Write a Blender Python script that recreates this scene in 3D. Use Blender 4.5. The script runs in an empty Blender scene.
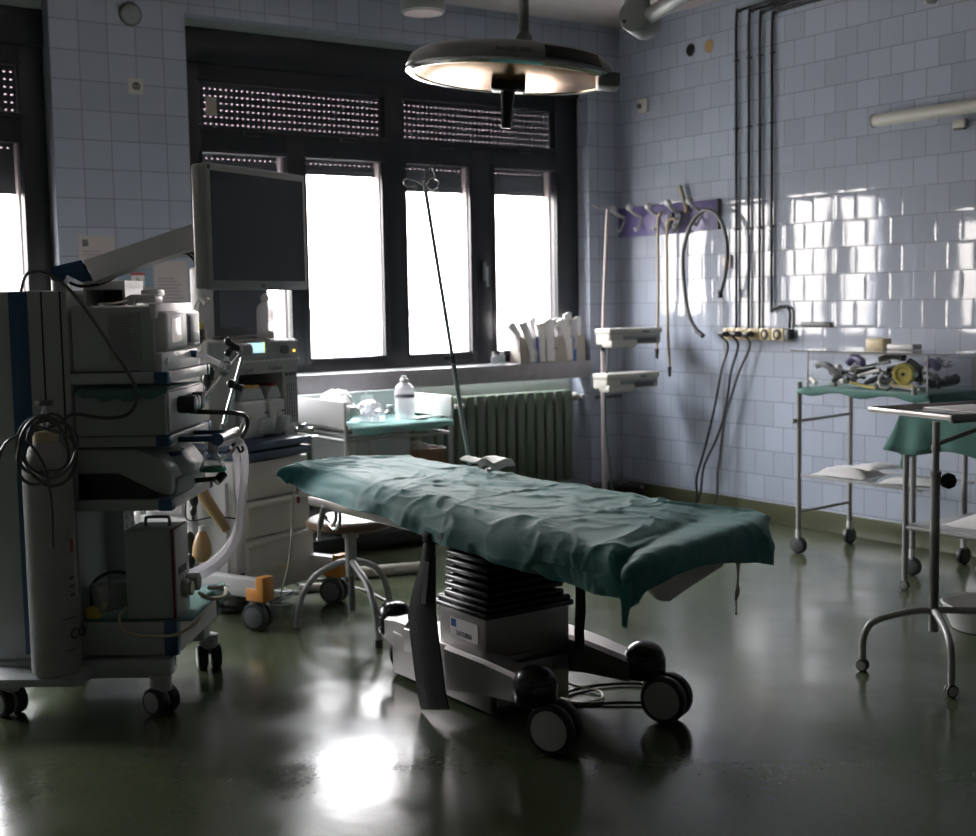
import bpy, bmesh, math, random
from mathutils import Vector, Matrix, noise
random.seed(7)
sc = bpy.context.scene
COL = sc.collection
PI = math.pi
V = Vector
# ---------------------------------------------------------------- camera
FPX = 1289.0
yaw, pitch, roll = .60832, .090474, -.017257
CAM = V((0, 0, 1.35))
cf = V((math.sin(yaw)*math.cos(pitch), math.cos(yaw)*math.cos(pitch), -math.sin(pitch)))
r0 = V((math.cos(yaw), -math.sin(yaw), 0)); u0 = r0.cross(cf)
cr = r0*math.cos(roll)+u0*math.sin(roll); cu = -r0*math.sin(roll)+u0*math.cos(roll)
cd = bpy.data.cameras.new('camera'); cam = bpy.data.objects.new('camera', cd); COL.objects.link(cam)
M = Matrix.Identity(4)
for i in range(3):
    M[i][0] = cr[i]; M[i][1] = cu[i]; M[i][2] = -cf[i]; M[i][3] = CAM[i]
cam.matrix_world = M
cd.sensor_fit = 'HORIZONTAL'; cd.sensor_width = 36; cd.lens = FPX/976*36
cd.dof.use_dof = True; cd.dof.focus_distance = 4.2; cd.dof.aperture_fstop = 3.2
sc.camera = cam
def ray(x, y): return (cf*FPX+cr*(x-488)-cu*(y-418))
def on(ax, val, x, y):            # measured point on an axis plane of the room
    d = ray(x, y); return CAM+d*((val-CAM[ax])/d[ax])
def at(x, y, dist): return CAM+ray(x, y)*(dist/FPX)
def onp(p0, n, x, y):
    d = ray(x, y); return CAM+d*((V(p0)-CAM).dot(n)/d.dot(n))
# ---------------------------------------------------------------- materials
def mat(name, col, rough=.5, metal=0, spec=.5, bump=0, bscale=40, var=0, vscale=6, coat=0, alpha=1, rvar=0, emis=None, trans=0):
    m = bpy.data.materials.new(name); m.use_nodes = True
    nt = m.node_tree; b = nt.nodes['Principled BSDF']; L = nt.links.new
    b.inputs['Base Color'].default_value = (*col, 1); b.inputs['Roughness'].default_value = rough
    b.inputs['Metallic'].default_value = metal; b.inputs['Specular IOR Level'].default_value = spec
    b.inputs['Coat Weight'].default_value = coat
    tc = nt.nodes.new('ShaderNodeTexCoord')
    if var or rvar:
        n = nt.nodes.new('ShaderNodeTexNoise'); n.inputs['Scale'].default_value = vscale; n.inputs['Detail'].default_value = 6
        L(tc.outputs['Object'], n.inputs['Vector'])
        if var:
            mx = nt.nodes.new('ShaderNodeMix'); mx.data_type = 'RGBA'
            mx.inputs['A'].default_value = (*[max(0, c*(1-var)) for c in col], 1); mx.inputs['B'].default_value = (*[min(1, c*(1+var)) for c in col], 1)
            L(n.outputs['Fac'], mx.inputs['Factor']); L(mx.outputs['Result'], b.inputs['Base Color'])
        if rvar:
            mr = nt.nodes.new('ShaderNodeMapRange'); mr.inputs['From Min'].default_value = .3; mr.inputs['From Max'].default_value = .7
            mr.inputs['To Min'].default_value = max(0, rough-rvar); mr.inputs['To Max'].default_value = rough+rvar
            L(n.outputs['Fac'], mr.inputs['Value']); L(mr.outputs['Result'], b.inputs['Roughness'])
    if bump:
        n2 = nt.nodes.new('ShaderNodeTexNoise'); n2.inputs['Scale'].default_value = bscale; n2.inputs['Detail'].default_value = 4
        L(tc.outputs['Object'], n2.inputs['Vector'])
        bp = nt.nodes.new('ShaderNodeBump'); bp.inputs['Strength'].default_value = bump; bp.inputs['Distance'].default_value = .01
        L(n2.outputs['Fac'], bp.inputs['Height']); L(bp.outputs['Normal'], b.inputs['Normal'])
    if emis:
        b.inputs['Emission Color'].default_value = (*emis[:3], 1); b.inputs['Emission Strength'].default_value = emis[3]
    return m
def glassy(name, tint=(1, 1, 1), gloss=.12, rough=.02, body=0, bodycol=(.8, .8, .8), transl=0):
    m = bpy.data.materials.new(name); m.use_nodes = True; nt = m.node_tree; nt.nodes.clear(); L = nt.links.new
    out = nt.nodes.new('ShaderNodeOutputMaterial'); t = nt.nodes.new('ShaderNodeBsdfTransparent'); t.inputs[0].default_value = (*tint, 1)
    g = nt.nodes.new('ShaderNodeBsdfGlossy'); g.inputs['Roughness'].default_value = rough
    # thin-sheet reflectance, the same from both faces: F0 + (1-F0)(1-|cos|)^5
    ge = nt.nodes.new('ShaderNodeNewGeometry'); dt = nt.nodes.new('ShaderNodeVectorMath'); dt.operation = 'DOT_PRODUCT'; L(ge.outputs['Incoming'], dt.inputs[0]); L(ge.outputs['Normal'], dt.inputs[1])
    def mth(op, a, b=None):
        n = nt.nodes.new('ShaderNodeMath'); n.operation = op; n.use_clamp = op != 'ABSOLUTE'
        for i, q in enumerate((a, b)):
            if q is None: continue
            if isinstance(q, (int, float)): n.inputs[i].default_value = q
            else: L(q, n.inputs[i])
        return n
    f0 = .03+gloss*.2; ad = mth('ADD', mth('MULTIPLY', mth('POWER', mth('SUBTRACT', 1, mth('ABSOLUTE', dt.outputs['Value']).outputs[0]).outputs[0], 5).outputs[0], 1-f0).outputs[0], f0)
    mx = nt.nodes.new('ShaderNodeMixShader'); L(ad.outputs[0], mx.inputs[0]); L(t.outputs[0], mx.inputs[1]); L(g.outputs[0], mx.inputs[2])
    last = mx
    if body:
        d = nt.nodes.new('ShaderNodeBsdfPrincipled'); d.inputs['Base Color'].default_value = (*bodycol, 1); d.inputs['Roughness'].default_value = .35
        m2 = nt.nodes.new('ShaderNodeMixShader'); m2.inputs[0].default_value = body; L(mx.outputs[0], m2.inputs[1]); L(d.outputs[0], m2.inputs[2]); last = m2
        if transl:
            tr = nt.nodes.new('ShaderNodeBsdfTranslucent'); tr.inputs[0].default_value = (*bodycol, 1); m3 = nt.nodes.new('ShaderNodeMixShader'); m3.inputs[0].default_value = transl
            L(d.outputs[0], m3.inputs[1]); L(tr.outputs[0], m3.inputs[2]); L(m3.outputs[0], m2.inputs[2])
    L(last.outputs[0], out.inputs[0]); return m
def tiles(name, axis, col, p, off, z0, u0_, rough=.045):
    """glazed wall tiles; axis = room axis along the wall; off = running-bond offset"""
    m = bpy.data.materials.new(name); m.use_nodes = True; nt = m.node_tree; b = nt.nodes['Principled BSDF']; L = nt.links.new
    def N(t, **k):
        n = nt.nodes.new(t)
        for a, v in k.items(): setattr(n, a, v)
        return n
    def mth(op, a, bb=None):
        n = N('ShaderNodeMath', operation=op)
        for i, q in enumerate((a, bb)):
            if q is None: continue
            if isinstance(q, (int, float)): n.inputs[i].default_value = q
            else: L(q, n.inputs[i])
        return n.outputs[0]
    geo = N('ShaderNodeNewGeometry'); sx = N('ShaderNodeSeparateXYZ'); L(geo.outputs['Position'], sx.inputs[0])
    u = mth('DIVIDE', mth('SUBTRACT', sx.outputs[axis], u0_), p); z = mth('DIVIDE', mth('SUBTRACT', sx.outputs[2], z0), p)
    row = mth('FLOOR', z); par = mth('MULTIPLY', mth('FLOORED_MODULO', row, 2), off); u = mth('ADD', u, par); colm = mth('FLOOR', u)
    fu = mth('SUBTRACT', u, colm); fz = mth('SUBTRACT', z, row)
    du = mth('MINIMUM', fu, mth('SUBTRACT', 1, fu)); dz = mth('MINIMUM', fz, mth('SUBTRACT', 1, fz)); e = mth('MINIMUM', du, dz)
    edge = N('ShaderNodeMapRange', interpolation_type='SMOOTHSTEP'); edge.inputs['From Min'].default_value = .008; edge.inputs['From Max'].default_value = .022; L(e, edge.inputs['Value'])
    pil = N('ShaderNodeMapRange', interpolation_type='SMOOTHSTEP'); pil.inputs['From Min'].default_value = .0; pil.inputs['From Max'].default_value = .12; L(e, pil.inputs['Value'])
    cb = N('ShaderNodeCombineXYZ'); L(colm, cb.inputs[0]); L(row, cb.inputs[1])
    wn = N('ShaderNodeTexWhiteNoise'); L(cb.outputs[0], wn.inputs['Vector'])
    mx = N('ShaderNodeMix', data_type='RGBA'); mx.inputs['A'].default_value = (*[c*.42 for c in col], 1); L(edge.outputs[0], mx.inputs['Factor'])
    hv = N('ShaderNodeMix', data_type='RGBA'); hv.inputs['A'].default_value = (*[c*.92 for c in col], 1); hv.inputs['B'].default_value = (*[min(1, c*1.06) for c in col], 1)
    L(wn.outputs['Value'], hv.inputs['Factor']); L(hv.outputs['Result'], mx.inputs['B']); L(mx.outputs['Result'], b.inputs['Base Color'])
    rg = N('ShaderNodeMapRange'); rg.inputs['To Min'].default_value = .6; rg.inputs['To Max'].default_value = rough; L(edge.outputs[0], rg.inputs['Value']); L(rg.outputs[0], b.inputs['Roughness'])
    nz = N('ShaderNodeTexNoise'); nz.inputs['Scale'].default_value = 6; nz.inputs['Detail'].default_value = .5
    va = N('ShaderNodeVectorMath', operation='SCALE'); va.inputs['Scale'].default_value = 9; L(wn.outputs['Color'], va.inputs[0])
    vb = N('ShaderNodeVectorMath', operation='ADD'); L(va.outputs[0], vb.inputs[0]); L(geo.outputs['Position'], vb.inputs[1]); L(vb.outputs[0], nz.inputs['Vector'])
    h = mth('ADD', mth('MULTIPLY', pil.outputs[0], .35), mth('MULTIPLY', nz.outputs['Fac'], .75))
    bp = N('ShaderNodeBump'); bp.inputs['Strength'].default_value = .5; bp.inputs['Distance'].default_value = .0022; L(h, bp.inputs['Height'])
    # every tile is set at its own very small tilt
    tl = N('ShaderNodeVectorMath', operation='SUBTRACT'); L(wn.outputs['Color'], tl.inputs[0]); tl.inputs[1].default_value = (.5, .5, .5)
    ts = N('ShaderNodeVectorMath', operation='SCALE'); ts.inputs['Scale'].default_value = .012; L(tl.outputs[0], ts.inputs[0])
    ta = N('ShaderNodeVectorMath', operation='ADD'); L(bp.outputs['Normal'], ta.inputs[0]); L(ts.outputs[0], ta.inputs[1])
    nn = N('ShaderNodeVectorMath', operation='NORMALIZE'); L(ta.outputs[0], nn.inputs[0]); L(nn.outputs[0], b.inputs['Normal'])
    b.inputs['Specular IOR Level'].default_value = .6
    return m
def floor_mat():
    m = mat('linoleum', (.075, .085, .05), .16, spec=.42); nt = m.node_tree; b = nt.nodes['Principled BSDF']; L = nt.links.new
    tc = nt.nodes['Texture Coordinate']
    def nz(s, d=6, dist=0):
        n = nt.nodes.new('ShaderNodeTexNoise'); n.inputs['Scale'].default_value = s; n.inputs['Detail'].default_value = d; n.inputs['Distortion'].default_value = dist
        L(tc.outputs['Object'], n.inputs['Vector']); return n
    a = nz(1.6, 6, .2); c = nz(60, 3)
    mx = nt.nodes.new('ShaderNodeMix'); mx.data_type = 'RGBA'; mx.inputs['A'].default_value = (.044, .055, .031, 1); mx.inputs['B'].default_value = (.084, .098, .053, 1)
    L(a.outputs['Fac'], mx.inputs['Factor'])
    m2 = nt.nodes.new('ShaderNodeMix'); m2.data_type = 'RGBA'; m2.blend_type = 'OVERLAY'; m2.inputs['Factor'].default_value = .25
    L(mx.outputs['Result'], m2.inputs['A']); L(c.outputs['Color'], m2.inputs['B']); L(m2.outputs['Result'], b.inputs['Base Color'])
    r = nz(4.0, 3, .2); mr = nt.nodes.new('ShaderNodeMapRange'); mr.inputs['From Min'].default_value = .35; mr.inputs['From Max'].default_value = .68
    mr.inputs['To Min'].default_value = .14; mr.inputs['To Max'].default_value = .27; L(r.outputs['Fac'], mr.inputs['Value']); L(mr.outputs[0], b.inputs['Roughness'])
    w = nz(5.0, 6, .4); bp = nt.nodes.new('ShaderNodeBump'); bp.inputs['Strength'].default_value = .12; bp.inputs['Distance'].default_value = .012
    L(w.outputs['Fac'], bp.inputs['Height']); L(bp.outputs['Normal'], b.inputs['Normal'])
    return m
def paper_mat(name, base, ink, rows, margin=.12, top=.25):
    """printed sheet: faint rows of illegible print, in generated coordinates"""
    m = bpy.data.materials.new(name); m.use_nodes = True; nt = m.node_tree; b = nt.nodes['Principled BSDF']; L = nt.links.new
    tc = nt.nodes.new('ShaderNodeTexCoord'); sx = nt.nodes.new('ShaderNodeSeparateXYZ'); L(tc.outputs['Generated'], sx.inputs[0])
    def mth(op, a, bb=None):
        n = nt.nodes.new('ShaderNodeMath'); n.operation = op
        for i, q in enumerate((a, bb)):
            if q is None: continue
            if isinstance(q, (int, float)): n.inputs[i].default_value = q
            else: L(q, n.inputs[i])
        return n.outputs[0]
    z = sx.outputs[2]; x = sx.outputs[0]
    fr = mth('FRACT', mth('MULTIPLY', z, rows)); line = mth('GREATER_THAN', fr, .55)
    rw = mth('FLOOR', mth('MULTIPLY', z, rows)); wn = nt.nodes.new('ShaderNodeTexWhiteNoise'); wn.noise_dimensions = '1D'; L(rw, wn.inputs['W'])
    end = mth('ADD', mth('MULTIPLY', wn.outputs['Value'], .35), .55)
    ok = mth('MULTIPLY', mth('GREATER_THAN', x, margin), mth('LESS_THAN', x, end)); ok = mth('MULTIPLY', ok, mth('MULTIPLY', mth('GREATER_THAN', z, .08), mth('LESS_THAN', z, 1-top)))
    ok = mth('MULTIPLY', mth('MULTIPLY', ok, line), .6)
    mx = nt.nodes.new('ShaderNodeMix'); mx.data_type = 'RGBA'; mx.inputs['A'].default_value = (*base, 1); mx.inputs['B'].default_value = (*ink, 1)
    L(ok, mx.inputs['Factor']); L(mx.outputs['Result'], b.inputs['Base Color']); b.inputs['Roughness'].default_value = .6
    return m
TILE = (.415, .455, .54)
MT = dict(
 tile_r=tiles('wall tile running bond', 1, TILE, .1486, .5, .129, .02), tile_b=tiles('wall tile stacked', 0, TILE, .1486, .0, .129, 2.0),
 floor=floor_mat(), ceil=mat('ceiling paint', (.44, .39, .385), .8, var=.05), dimwall=mat('darkened unseen wall', (.20, .21, .22), .7), plaster=mat('pale green plaster', (.42, .47, .43), .7, var=.12, vscale=14),
 base=mat('olive baseboard', (.075, .078, .042), .3, var=.2), win=mat('black window frame', (.012, .013, .017), .38, bump=.05), shut=mat('shutter slat', (.035, .04, .046), .6),
 guide=mat('shutter guide', (.42, .35, .35), .55), sill=mat('sill stone', (.36, .34, .35), .45, var=.18, vscale=18, bump=.1), white=mat('white enamel', (.62, .61, .60), .32, var=.04),
 cream=mat('cream plastic', (.56, .54, .48), .4, var=.05), cream2=mat('warm grey plastic', (.36, .355, .33), .45, var=.05), grey=mat('grey painted metal', (.30, .32, .32), .42, var=.06), lgrey=mat('light grey plastic', (.42, .43, .43), .4, var=.05),
 dgrey=mat('dark grey plastic', (.10, .105, .11), .45), cart=mat('cart grey metal', (.36, .385, .385), .45, var=.05), navy=mat('navy plastic', (.022, .075, .16), .4), black=mat('black plastic', (.012, .012, .013), .28),
 rubber=mat('black rubber', (.015, .015, .016), .42, bump=.1), bellows=mat('glossy bellows rubber', (.012, .012, .013), .22), steel=mat('brushed steel', (.50, .48, .46), .34, 1, bump=.04, bscale=90, rvar=.06, vscale=12), chrome=mat('chrome', (.72, .72, .72), .12, 1),
 trol=mat('trolley grey enamel', (.32, .32, .31), .35, var=.08, vscale=25), drape=mat('green cotton', (.040, .200, .195), .6, spec=.4, var=.16, vscale=7, bump=.25, bscale=220), drape2=mat('green cloth', (.088, .195, .17), .85, spec=.2, var=.12, bump=.2, bscale=200),
 pale=mat('mint cloth', (.25, .46, .42), .85, spec=.2, var=.12), mattress=mat('grey mattress vinyl', (.42, .40, .43), .5, var=.05), strap=mat('black strap', (.010, .010, .010), .6, spec=.3, var=.5, vscale=35, bump=.2, bscale=90), basem=mat('dull steel casing', (.34, .32, .31), .42, 1, bump=.03, bscale=90, rvar=.05, vscale=9),
 blue=mat('blue grey worktop', (.045, .075, .125), .4), orange=mat('orange plastic', (.55, .22, .04), .4), yellow=mat('yellow plastic', (.62, .50, .10), .45), red=mat('dark red', (.18, .015, .02), .5), brightred=mat('red print', (.45, .05, .04), .5),
 screen=mat('screen glass', (.045, .058, .064), .09, spec=.7), tan=mat('tan rubber', (.42, .27, .12), .5), rad=mat('green radiator paint', (.13, .165, .115), .4, var=.12), wood=mat('brown wood', (.16, .09, .05), .45, var=.3, vscale=12),
 purple=mat('purple board', (.11, .085, .23), .4, var=.06), sock=mat('beige socket', (.66, .54, .33), .4), cardb=mat('cardboard', (.42, .37, .32), .8, var=.1), bag=mat('white wrapper', (.78, .76, .74), .45, var=.08, vscale=20),
 slot=glassy('tinted dimming sheet', (.30, .27, .29), 0, .3), glass=glassy('clear glass'), pane=glassy('window glass', gloss=.05), plas=glassy('clear plastic', (.9, .92, .92), .35, .15, .32, (.6, .62, .63)), frost=glassy('milky plastic', (.95, .93, .95), .2, .2, .6, (.72, .70, .72), .12), tube=glassy('breathing hose plastic', (.95, .95, .95), .2, .25, .8, (.92, .89, .92), .55),
 lens=mat('amber lamp cover', (.66, .36, .15), .24, .9, var=.10, vscale=9), lampb=mat('lamp shell', (.25, .26, .25), .35), green=mat('green rim', (.03, .35, .16), .4), amber=mat('amber resin', (.55, .30, .04), .4), maroon=mat('maroon cap', (.22, .03, .035), .4),
 hose=mat('grey hose', (.075, .08, .08), .35), hosew=mat('white hose', (.50, .47, .42), .45), beige=mat('beige tubing', (.42, .36, .24), .5), ink=mat('ink', (.03, .03, .035), .6), inkg=mat('grey lettering', (.14, .14, .15), .6), logo=mat('blue logo', (.02, .10, .33), .5),
 pap=paper_mat('printed sheet', (.50, .46, .45), (.22, .21, .22), 18), pap2=paper_mat('printed label', (.30, .32, .32), (.10, .11, .12), 34, .06, .06), lcd=mat('lit display', (.3, .5, .5), .3, emis=(.55, .85, .95, 1.0)), led=mat('amber light', (.8, .5, .1), .3, emis=(1, .6, .08, 2.0)), lcdy=mat('display edge', (.6, .7, .1), .3, emis=(.8, .9, .2, .9)),
 lcd2=mat('pale monitor display', (.50, .46, .45), .25, emis=(.9, .8, .75, .25)), cyl=mat('scuffed cylinder paint', (.33, .33, .32), .42, var=.35, vscale=9, bump=.15), build=mat('pale render', (.62, .58, .55), .8), ground=mat('pale ground', (.16, .155, .14), .9),
 bluecl=mat('light blue sheet', (.24, .33, .42), .6),
)
for k_, w_ in (('drape', .35), ('drape2', .3), ('pale', .3)):
    b_ = MT[k_].node_tree.nodes['Principled BSDF']; b_.inputs['Sheen Weight'].default_value = w_; b_.inputs['Sheen Roughness'].default_value = .45; b_.inputs['Sheen Tint'].default_value = (.62, .85, .82, 1)
# ---------------------------------------------------------------- mesh builder
class MB:
    def __init__(s, frame=None): s.bm = bmesh.new(); s.f = frame or Matrix.Identity(4)
    def _join(s, b, m=None):
        me = bpy.data.meshes.new('t'); b.to_mesh(me); b.free()
        if m is not None: me.transform(m)
        me.transform(s.f); s.bm.from_mesh(me); bpy.data.meshes.remove(me); return s
    def box(s, lo, hi, bev=0, seg=2, rot=None):
        lo, hi = V(lo), V(hi); c = (lo+hi)/2; b = bmesh.new(); bmesh.ops.create_cube(b, size=1); d = hi-lo
        bmesh.ops.scale(b, vec=[abs(q) for q in d], verts=b.verts)
        if bev: bmesh.ops.bevel(b, geom=b.edges[:], offset=min(bev, min(abs(q) for q in d)*.49), segments=seg, profile=.5, affect='EDGES')
        m = Matrix.Translation(c)
        if rot: m = m @ rot
        return s._join(b, m)
    def cyl(s, p0, p1, r, r2=None, n=20, bev=0):
        p0, p1 = V(p0), V(p1); d = p1-p0; b = bmesh.new()
        bmesh.ops.create_cone(b, cap_ends=True, segments=n, radius1=r, radius2=r if r2 is None else r2, depth=d.length)
        if bev:
            ed = [e for e in b.edges if abs(e.verts[0].co.z-e.verts[1].co.z) < 1e-6]
            bmesh.ops.bevel(b, geom=ed, offset=bev, segments=2, profile=.5, affect='EDGES')
        return s._join(b, Matrix.Translation((p0+p1)/2) @ d.to_track_quat('Z', 'Y').to_matrix().to_4x4())
    def ball(s, c, r, n=16):
        b = bmesh.new(); bmesh.ops.create_uvsphere(b, u_segments=n, v_segments=max(6, n//2), radius=1)
        r = (r, r, r) if isinstance(r, (int, float)) else r
        return s._join(b, Matrix.Translation(c) @ Matrix.Diagonal((*r, 1)))
    def lathe(s, prof, o=(0, 0, 0), ax=(0, 0, 1), n=28):
        b = bmesh.new(); rings = []
        for r, z in prof:
            rings.append([b.verts.new((r*math.cos(2*PI*i/n), r*math.sin(2*PI*i/n), z)) for i in range(n)] if r > 1e-5 else [b.verts.new((0, 0, z))])
        for a, c in zip(rings, rings[1:]):
            for i in range(n):
                j = (i+1) % n
                q = [a[i % len(a)], a[j % len(a)], c[j % len(c)], c[i % len(c)]]
                u = []
                for v in q:
                    if v not in u: u.append(v)
                if len(u) > 2: b.faces.new(u)
        return s._join(b, Matrix.Translation(o) @ V(ax).to_track_quat('Z', 'Y').to_matrix().to_4x4())
    def tube(s, pts, r, n=10, sm=6, closed=False, rib=0):
        pts = [V(p) for p in pts]
        if sm > 1 and len(pts) > 2:
            P = [pts[0]*2-pts[1]]+pts+[pts[-1]*2-pts[-2]]; o = []
            for i in range(1, len(P)-2):
                for k in range(sm):
                    t = k/sm; a, b_, c, d = P[i-1:i+3]
                    o.append(.5*((2*b_)+(c-a)*t+(2*a-5*b_+4*c-d)*t*t+(3*b_-a-3*c+d)*t**3))
            pts = o+[pts[-1]]
        b = bmesh.new(); T = [(pts[min(i+1, len(pts)-1)]-pts[max(i-1, 0)]).normalized() for i in range(len(pts))]
        up = V((0, 0, 1)) if abs(T[0].z) < .9 else V((1, 0, 0)); nn = (up-T[0]*up.dot(T[0])).normalized(); rings = []
        for i, (p, t) in enumerate(zip(pts, T)):
            nn = (nn-t*nn.dot(t)); nn = nn.normalized() if nn.length > 1e-6 else t.orthogonal().normalized(); bi = t.cross(nn)
            rr = r(i/(len(pts)-1)) if callable(r) else r
            if rib and i % 2: rr *= (1-rib)
            rings.append([b.verts.new(p+(nn*math.cos(2*PI*k/n)+bi*math.sin(2*PI*k/n))*rr) for k in range(n)])
        for a, c in zip(rings, rings[1:]):
            for k in range(n): b.faces.new((a[k], a[(k+1) % n], c[(k+1) % n], c[k]))
        b.faces.new(rings[0][::-1]); b.faces.new(rings[-1]); return s._join(b)
    def prism(s, poly, h0, h1, ax=2, bev=0):
        """poly: 2-D outline in the two other axes (cyclic order), extruded along ax"""
        b = bmesh.new()
        def P(a, c, h): return {2: (a, c, h), 1: (a, h, c), 0: (h, a, c)}[ax]
        lo = [b.verts.new(P(a, c, h0)) for a, c in poly]; hi = [b.verts.new(P(a, c, h1)) for a, c in poly]; n = len(poly)
        b.faces.new(lo[::-1]); b.faces.new(hi)
        for i in range(n): b.faces.new((lo[i], lo[(i+1) % n], hi[(i+1) % n], hi[i]))
        bmesh.ops.recalc_face_normals(b, faces=b.faces)
        if bev: bmesh.ops.bevel(b, geom=b.edges[:], offset=bev, segments=2, profile=.5, affect='EDGES')
        return s._join(b)
    def grid(s, rows, thick=.004):
        """rows: list of lists of points -> sheet with thickness"""
        b = bmesh.new(); G = [[b.verts.new(V(p)) for p in r] for r in rows]
        for a, c in zip(G, G[1:]):
            for i in range(len(a)-1): b.faces.new((a[i], a[i+1], c[i+1], c[i]))
        if thick:
            b.normal_update(); H = [[b.verts.new(v.co+v.normal*thick) for v in r] for r in G]; nr, nc = len(G), len(G[0])
            for i in range(nr-1):
                for j in range(nc-1): b.faces.new((H[i][j], H[i+1][j], H[i+1][j+1], H[i][j+1]))
            for i in range(nr-1):
                b.faces.new((G[i][0], G[i+1][0], H[i+1][0], H[i][0])); b.faces.new((G[i][-1], H[i][-1], H[i+1][-1], G[i+1][-1]))
            for j in range(nc-1):
                b.faces.new((G[0][j], H[0][j], H[0][j+1], G[0][j+1])); b.faces.new((G[-1][j], G[-1][j+1], H[-1][j+1], H[-1][j]))
        bmesh.ops.recalc_face_normals(b, faces=b.faces)
        return s._join(b)
    def quadbox(s, p, n, t):
        """thin slab: 4 corner points p, thickness t along n"""
        b = bmesh.new(); n = V(n).normalized()*t; a = [b.verts.new(V(q)) for q in p]; c = [b.verts.new(V(q)+n) for q in p]
        b.faces.new(a); b.faces.new(c[::-1])
        for i in range(len(p)): b.faces.new((a[i], c[i], c[(i+1) % len(p)], a[(i+1) % len(p)]))
        bmesh.ops.recalc_face_normals(b, faces=b.faces); return s._join(b)
    def build(s, name, m, parent=None, smooth=35, origin=None):
        me = bpy.data.meshes.new(name); bmesh.ops.recalc_face_normals(s.bm, faces=s.bm.faces) if False else None
        s.bm.to_mesh(me); s.bm.free(); o = bpy.data.objects.new(name, me); COL.objects.link(o)
        me.materials.append(MT[m] if isinstance(m, str) else m)
        if smooth:
            me.polygons.foreach_set('use_smooth', [True]*len(me.polygons)); me.set_sharp_from_angle(angle=math.radians(smooth))
        if parent:
            q = parent; off = V((0, 0, 0))
            while q: off += q.location; q = q.parent
            o.parent = parent
        else:
            if origin is None:
                xs = [v.co for v in me.vertices]; lo = V([min(c[i] for c in xs) for i in range(3)]); hi = V([max(c[i] for c in xs) for i in range(3)])
                origin = V(((lo.x+hi.x)/2, (lo.y+hi.y)/2, lo.z))
            off = V(origin); o.location = off
        me.transform(Matrix.Translation(-off)); return o
def tag(o, label, cat, group=None, kind=None):
    if label: o['label'] = label
    if cat: o['category'] = cat
    if group: o['group'] = group
    if kind: o['kind'] = kind
    return o
def thing(name, label, cat, loc, group=None):
    o = bpy.data.objects.new(name, None); COL.objects.link(o); o.location = V(loc); o.empty_display_size = .05
    return tag(o, label, cat, group)
def struct(o): o['kind'] = 'structure'; return o
def dup(o, parent=None):
    c = o.copy(); COL.objects.link(c); c.parent = parent
    for ch in list(o.children): dup(ch, c)
    return c
def frame(origin, deg): return Matrix.Translation(V(origin)) @ Matrix.Rotation(math.radians(deg), 4, 'Z')
def text(body, size, m, parent, pos, xdir, updir, depth=.0006, name='lettering', xs=1):
    cu_ = bpy.data.curves.new('txt', 'FONT'); cu_.body = body; cu_.size = size; cu_.extrude = depth; cu_.resolution_u = 2
    t = bpy.data.objects.new('txt', cu_); COL.objects.link(t); bpy.context.view_layer.update()
    me = bpy.data.meshes.new_from_object(t.evaluated_get(bpy.context.evaluated_depsgraph_get())); bpy.data.objects.remove(t)
    x = V(xdir).normalized(); u = V(updir).normalized(); n = x.cross(u); R = Matrix.Identity(4)
    for i in range(3): R[i][0] = x[i]*xs; R[i][1] = u[i]; R[i][2] = n[i]; R[i][3] = pos[i]
    me.transform(R); o = bpy.data.objects.new(name, me); COL.objects.link(o); me.materials.clear(); me.materials.append(MT[m])
    q = parent; off = V((0, 0, 0))
    while q: off += q.location; q = q.parent
    o.parent = parent; me.transform(Matrix.Translation(-off)); return o
def rod(name, m, p0, p1, r, parent, n=14): return MB().cyl(p0, p1, r, n=n).build(name, m, parent)
def caster(parent, base, axis_deg, R, w, gap=.0, top=.12, hub='lgrey', body='dgrey', twin=True, name='caster'):
    """swivel caster: fork, wheels and hubs; base = floor contact below the swivel"""
    b = V(base); a = math.radians(axis_deg); ax = V((math.cos(a), math.sin(a), 0)); c = b+V((0, 0, R))
    fk = MB().cyl(c+V((0, 0, R*.75)), b+V((0, 0, top)), w*.45, n=14).box(c-V((w*.18, w*.18, -R*.2)), c+V((w*.18, w*.18, R*.85)), .002).build(name, body, parent)
    for s in ((-1, 1) if twin else (0,)):
        p = c+ax*s*w*.32; h = w*.22 if twin else w*.4
        wh = MB().cyl(p-ax*h, p+ax*h, R, n=28, bev=R*.12).build('wheel', 'rubber', fk)
        MB().cyl(p-ax*(h+.002), p+ax*(h+.002), R*.74, n=24, bev=.001).build('hub', hub, wh)
    return fk
SKY, EXPO = 24.0, 0.1
# ---------------------------------------------------------------- room shell
YB, XR, ZC = 6.667, 5.76, 3.14
XL, YF = -2.2, -2.6
struct(MB().box((XL-.1, YF-.1, -.1), (XR+.2, 7.0, 0)).build('floor', 'floor', smooth=0))
struct(MB().box((XL-.1, YF-.1, ZC), (XR+.2, 7.0, ZC+.12)).build('ceiling', 'ceil', smooth=0))
struct(MB().box((XR, YF-.1, 0), (XR+.15, 7.0, ZC)).build('wall_right', 'tile_r', smooth=0))
struct(MB().box((XL-.15, YF-.1, 0), (XL, 7.0, ZC)).build('wall_left', 'dimwall', smooth=0))  # unseen left and front walls given a dark colour to cut bounce light
struct(MB().box((XL, YF-.15, 0), (XR, YF, ZC)).build('wall_front', 'dimwall', smooth=0))
w = MB()
w.box((XL, YB, 2.905), (XR, 7.0, ZC)); struct(w.build('wall_back', 'tile_b', smooth=0))
for a, b in ((XL, -.77), (2.0, 2.72), (5.485, XR)): struct(MB().box((a, YB, 0), (b, 7.0, 2.905)).build('wall_back', 'tile_b', smooth=0))
n = MB()
for a, b in ((-.77, 2.0), (2.72, 5.485)): n.box((a, 6.88, 0), (b, 7.0, .95)).box((a, 6.775, 2.86), (b, 6.99, 2.905))
struct(n.build('trim_1', 'plaster', smooth=0))
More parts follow.
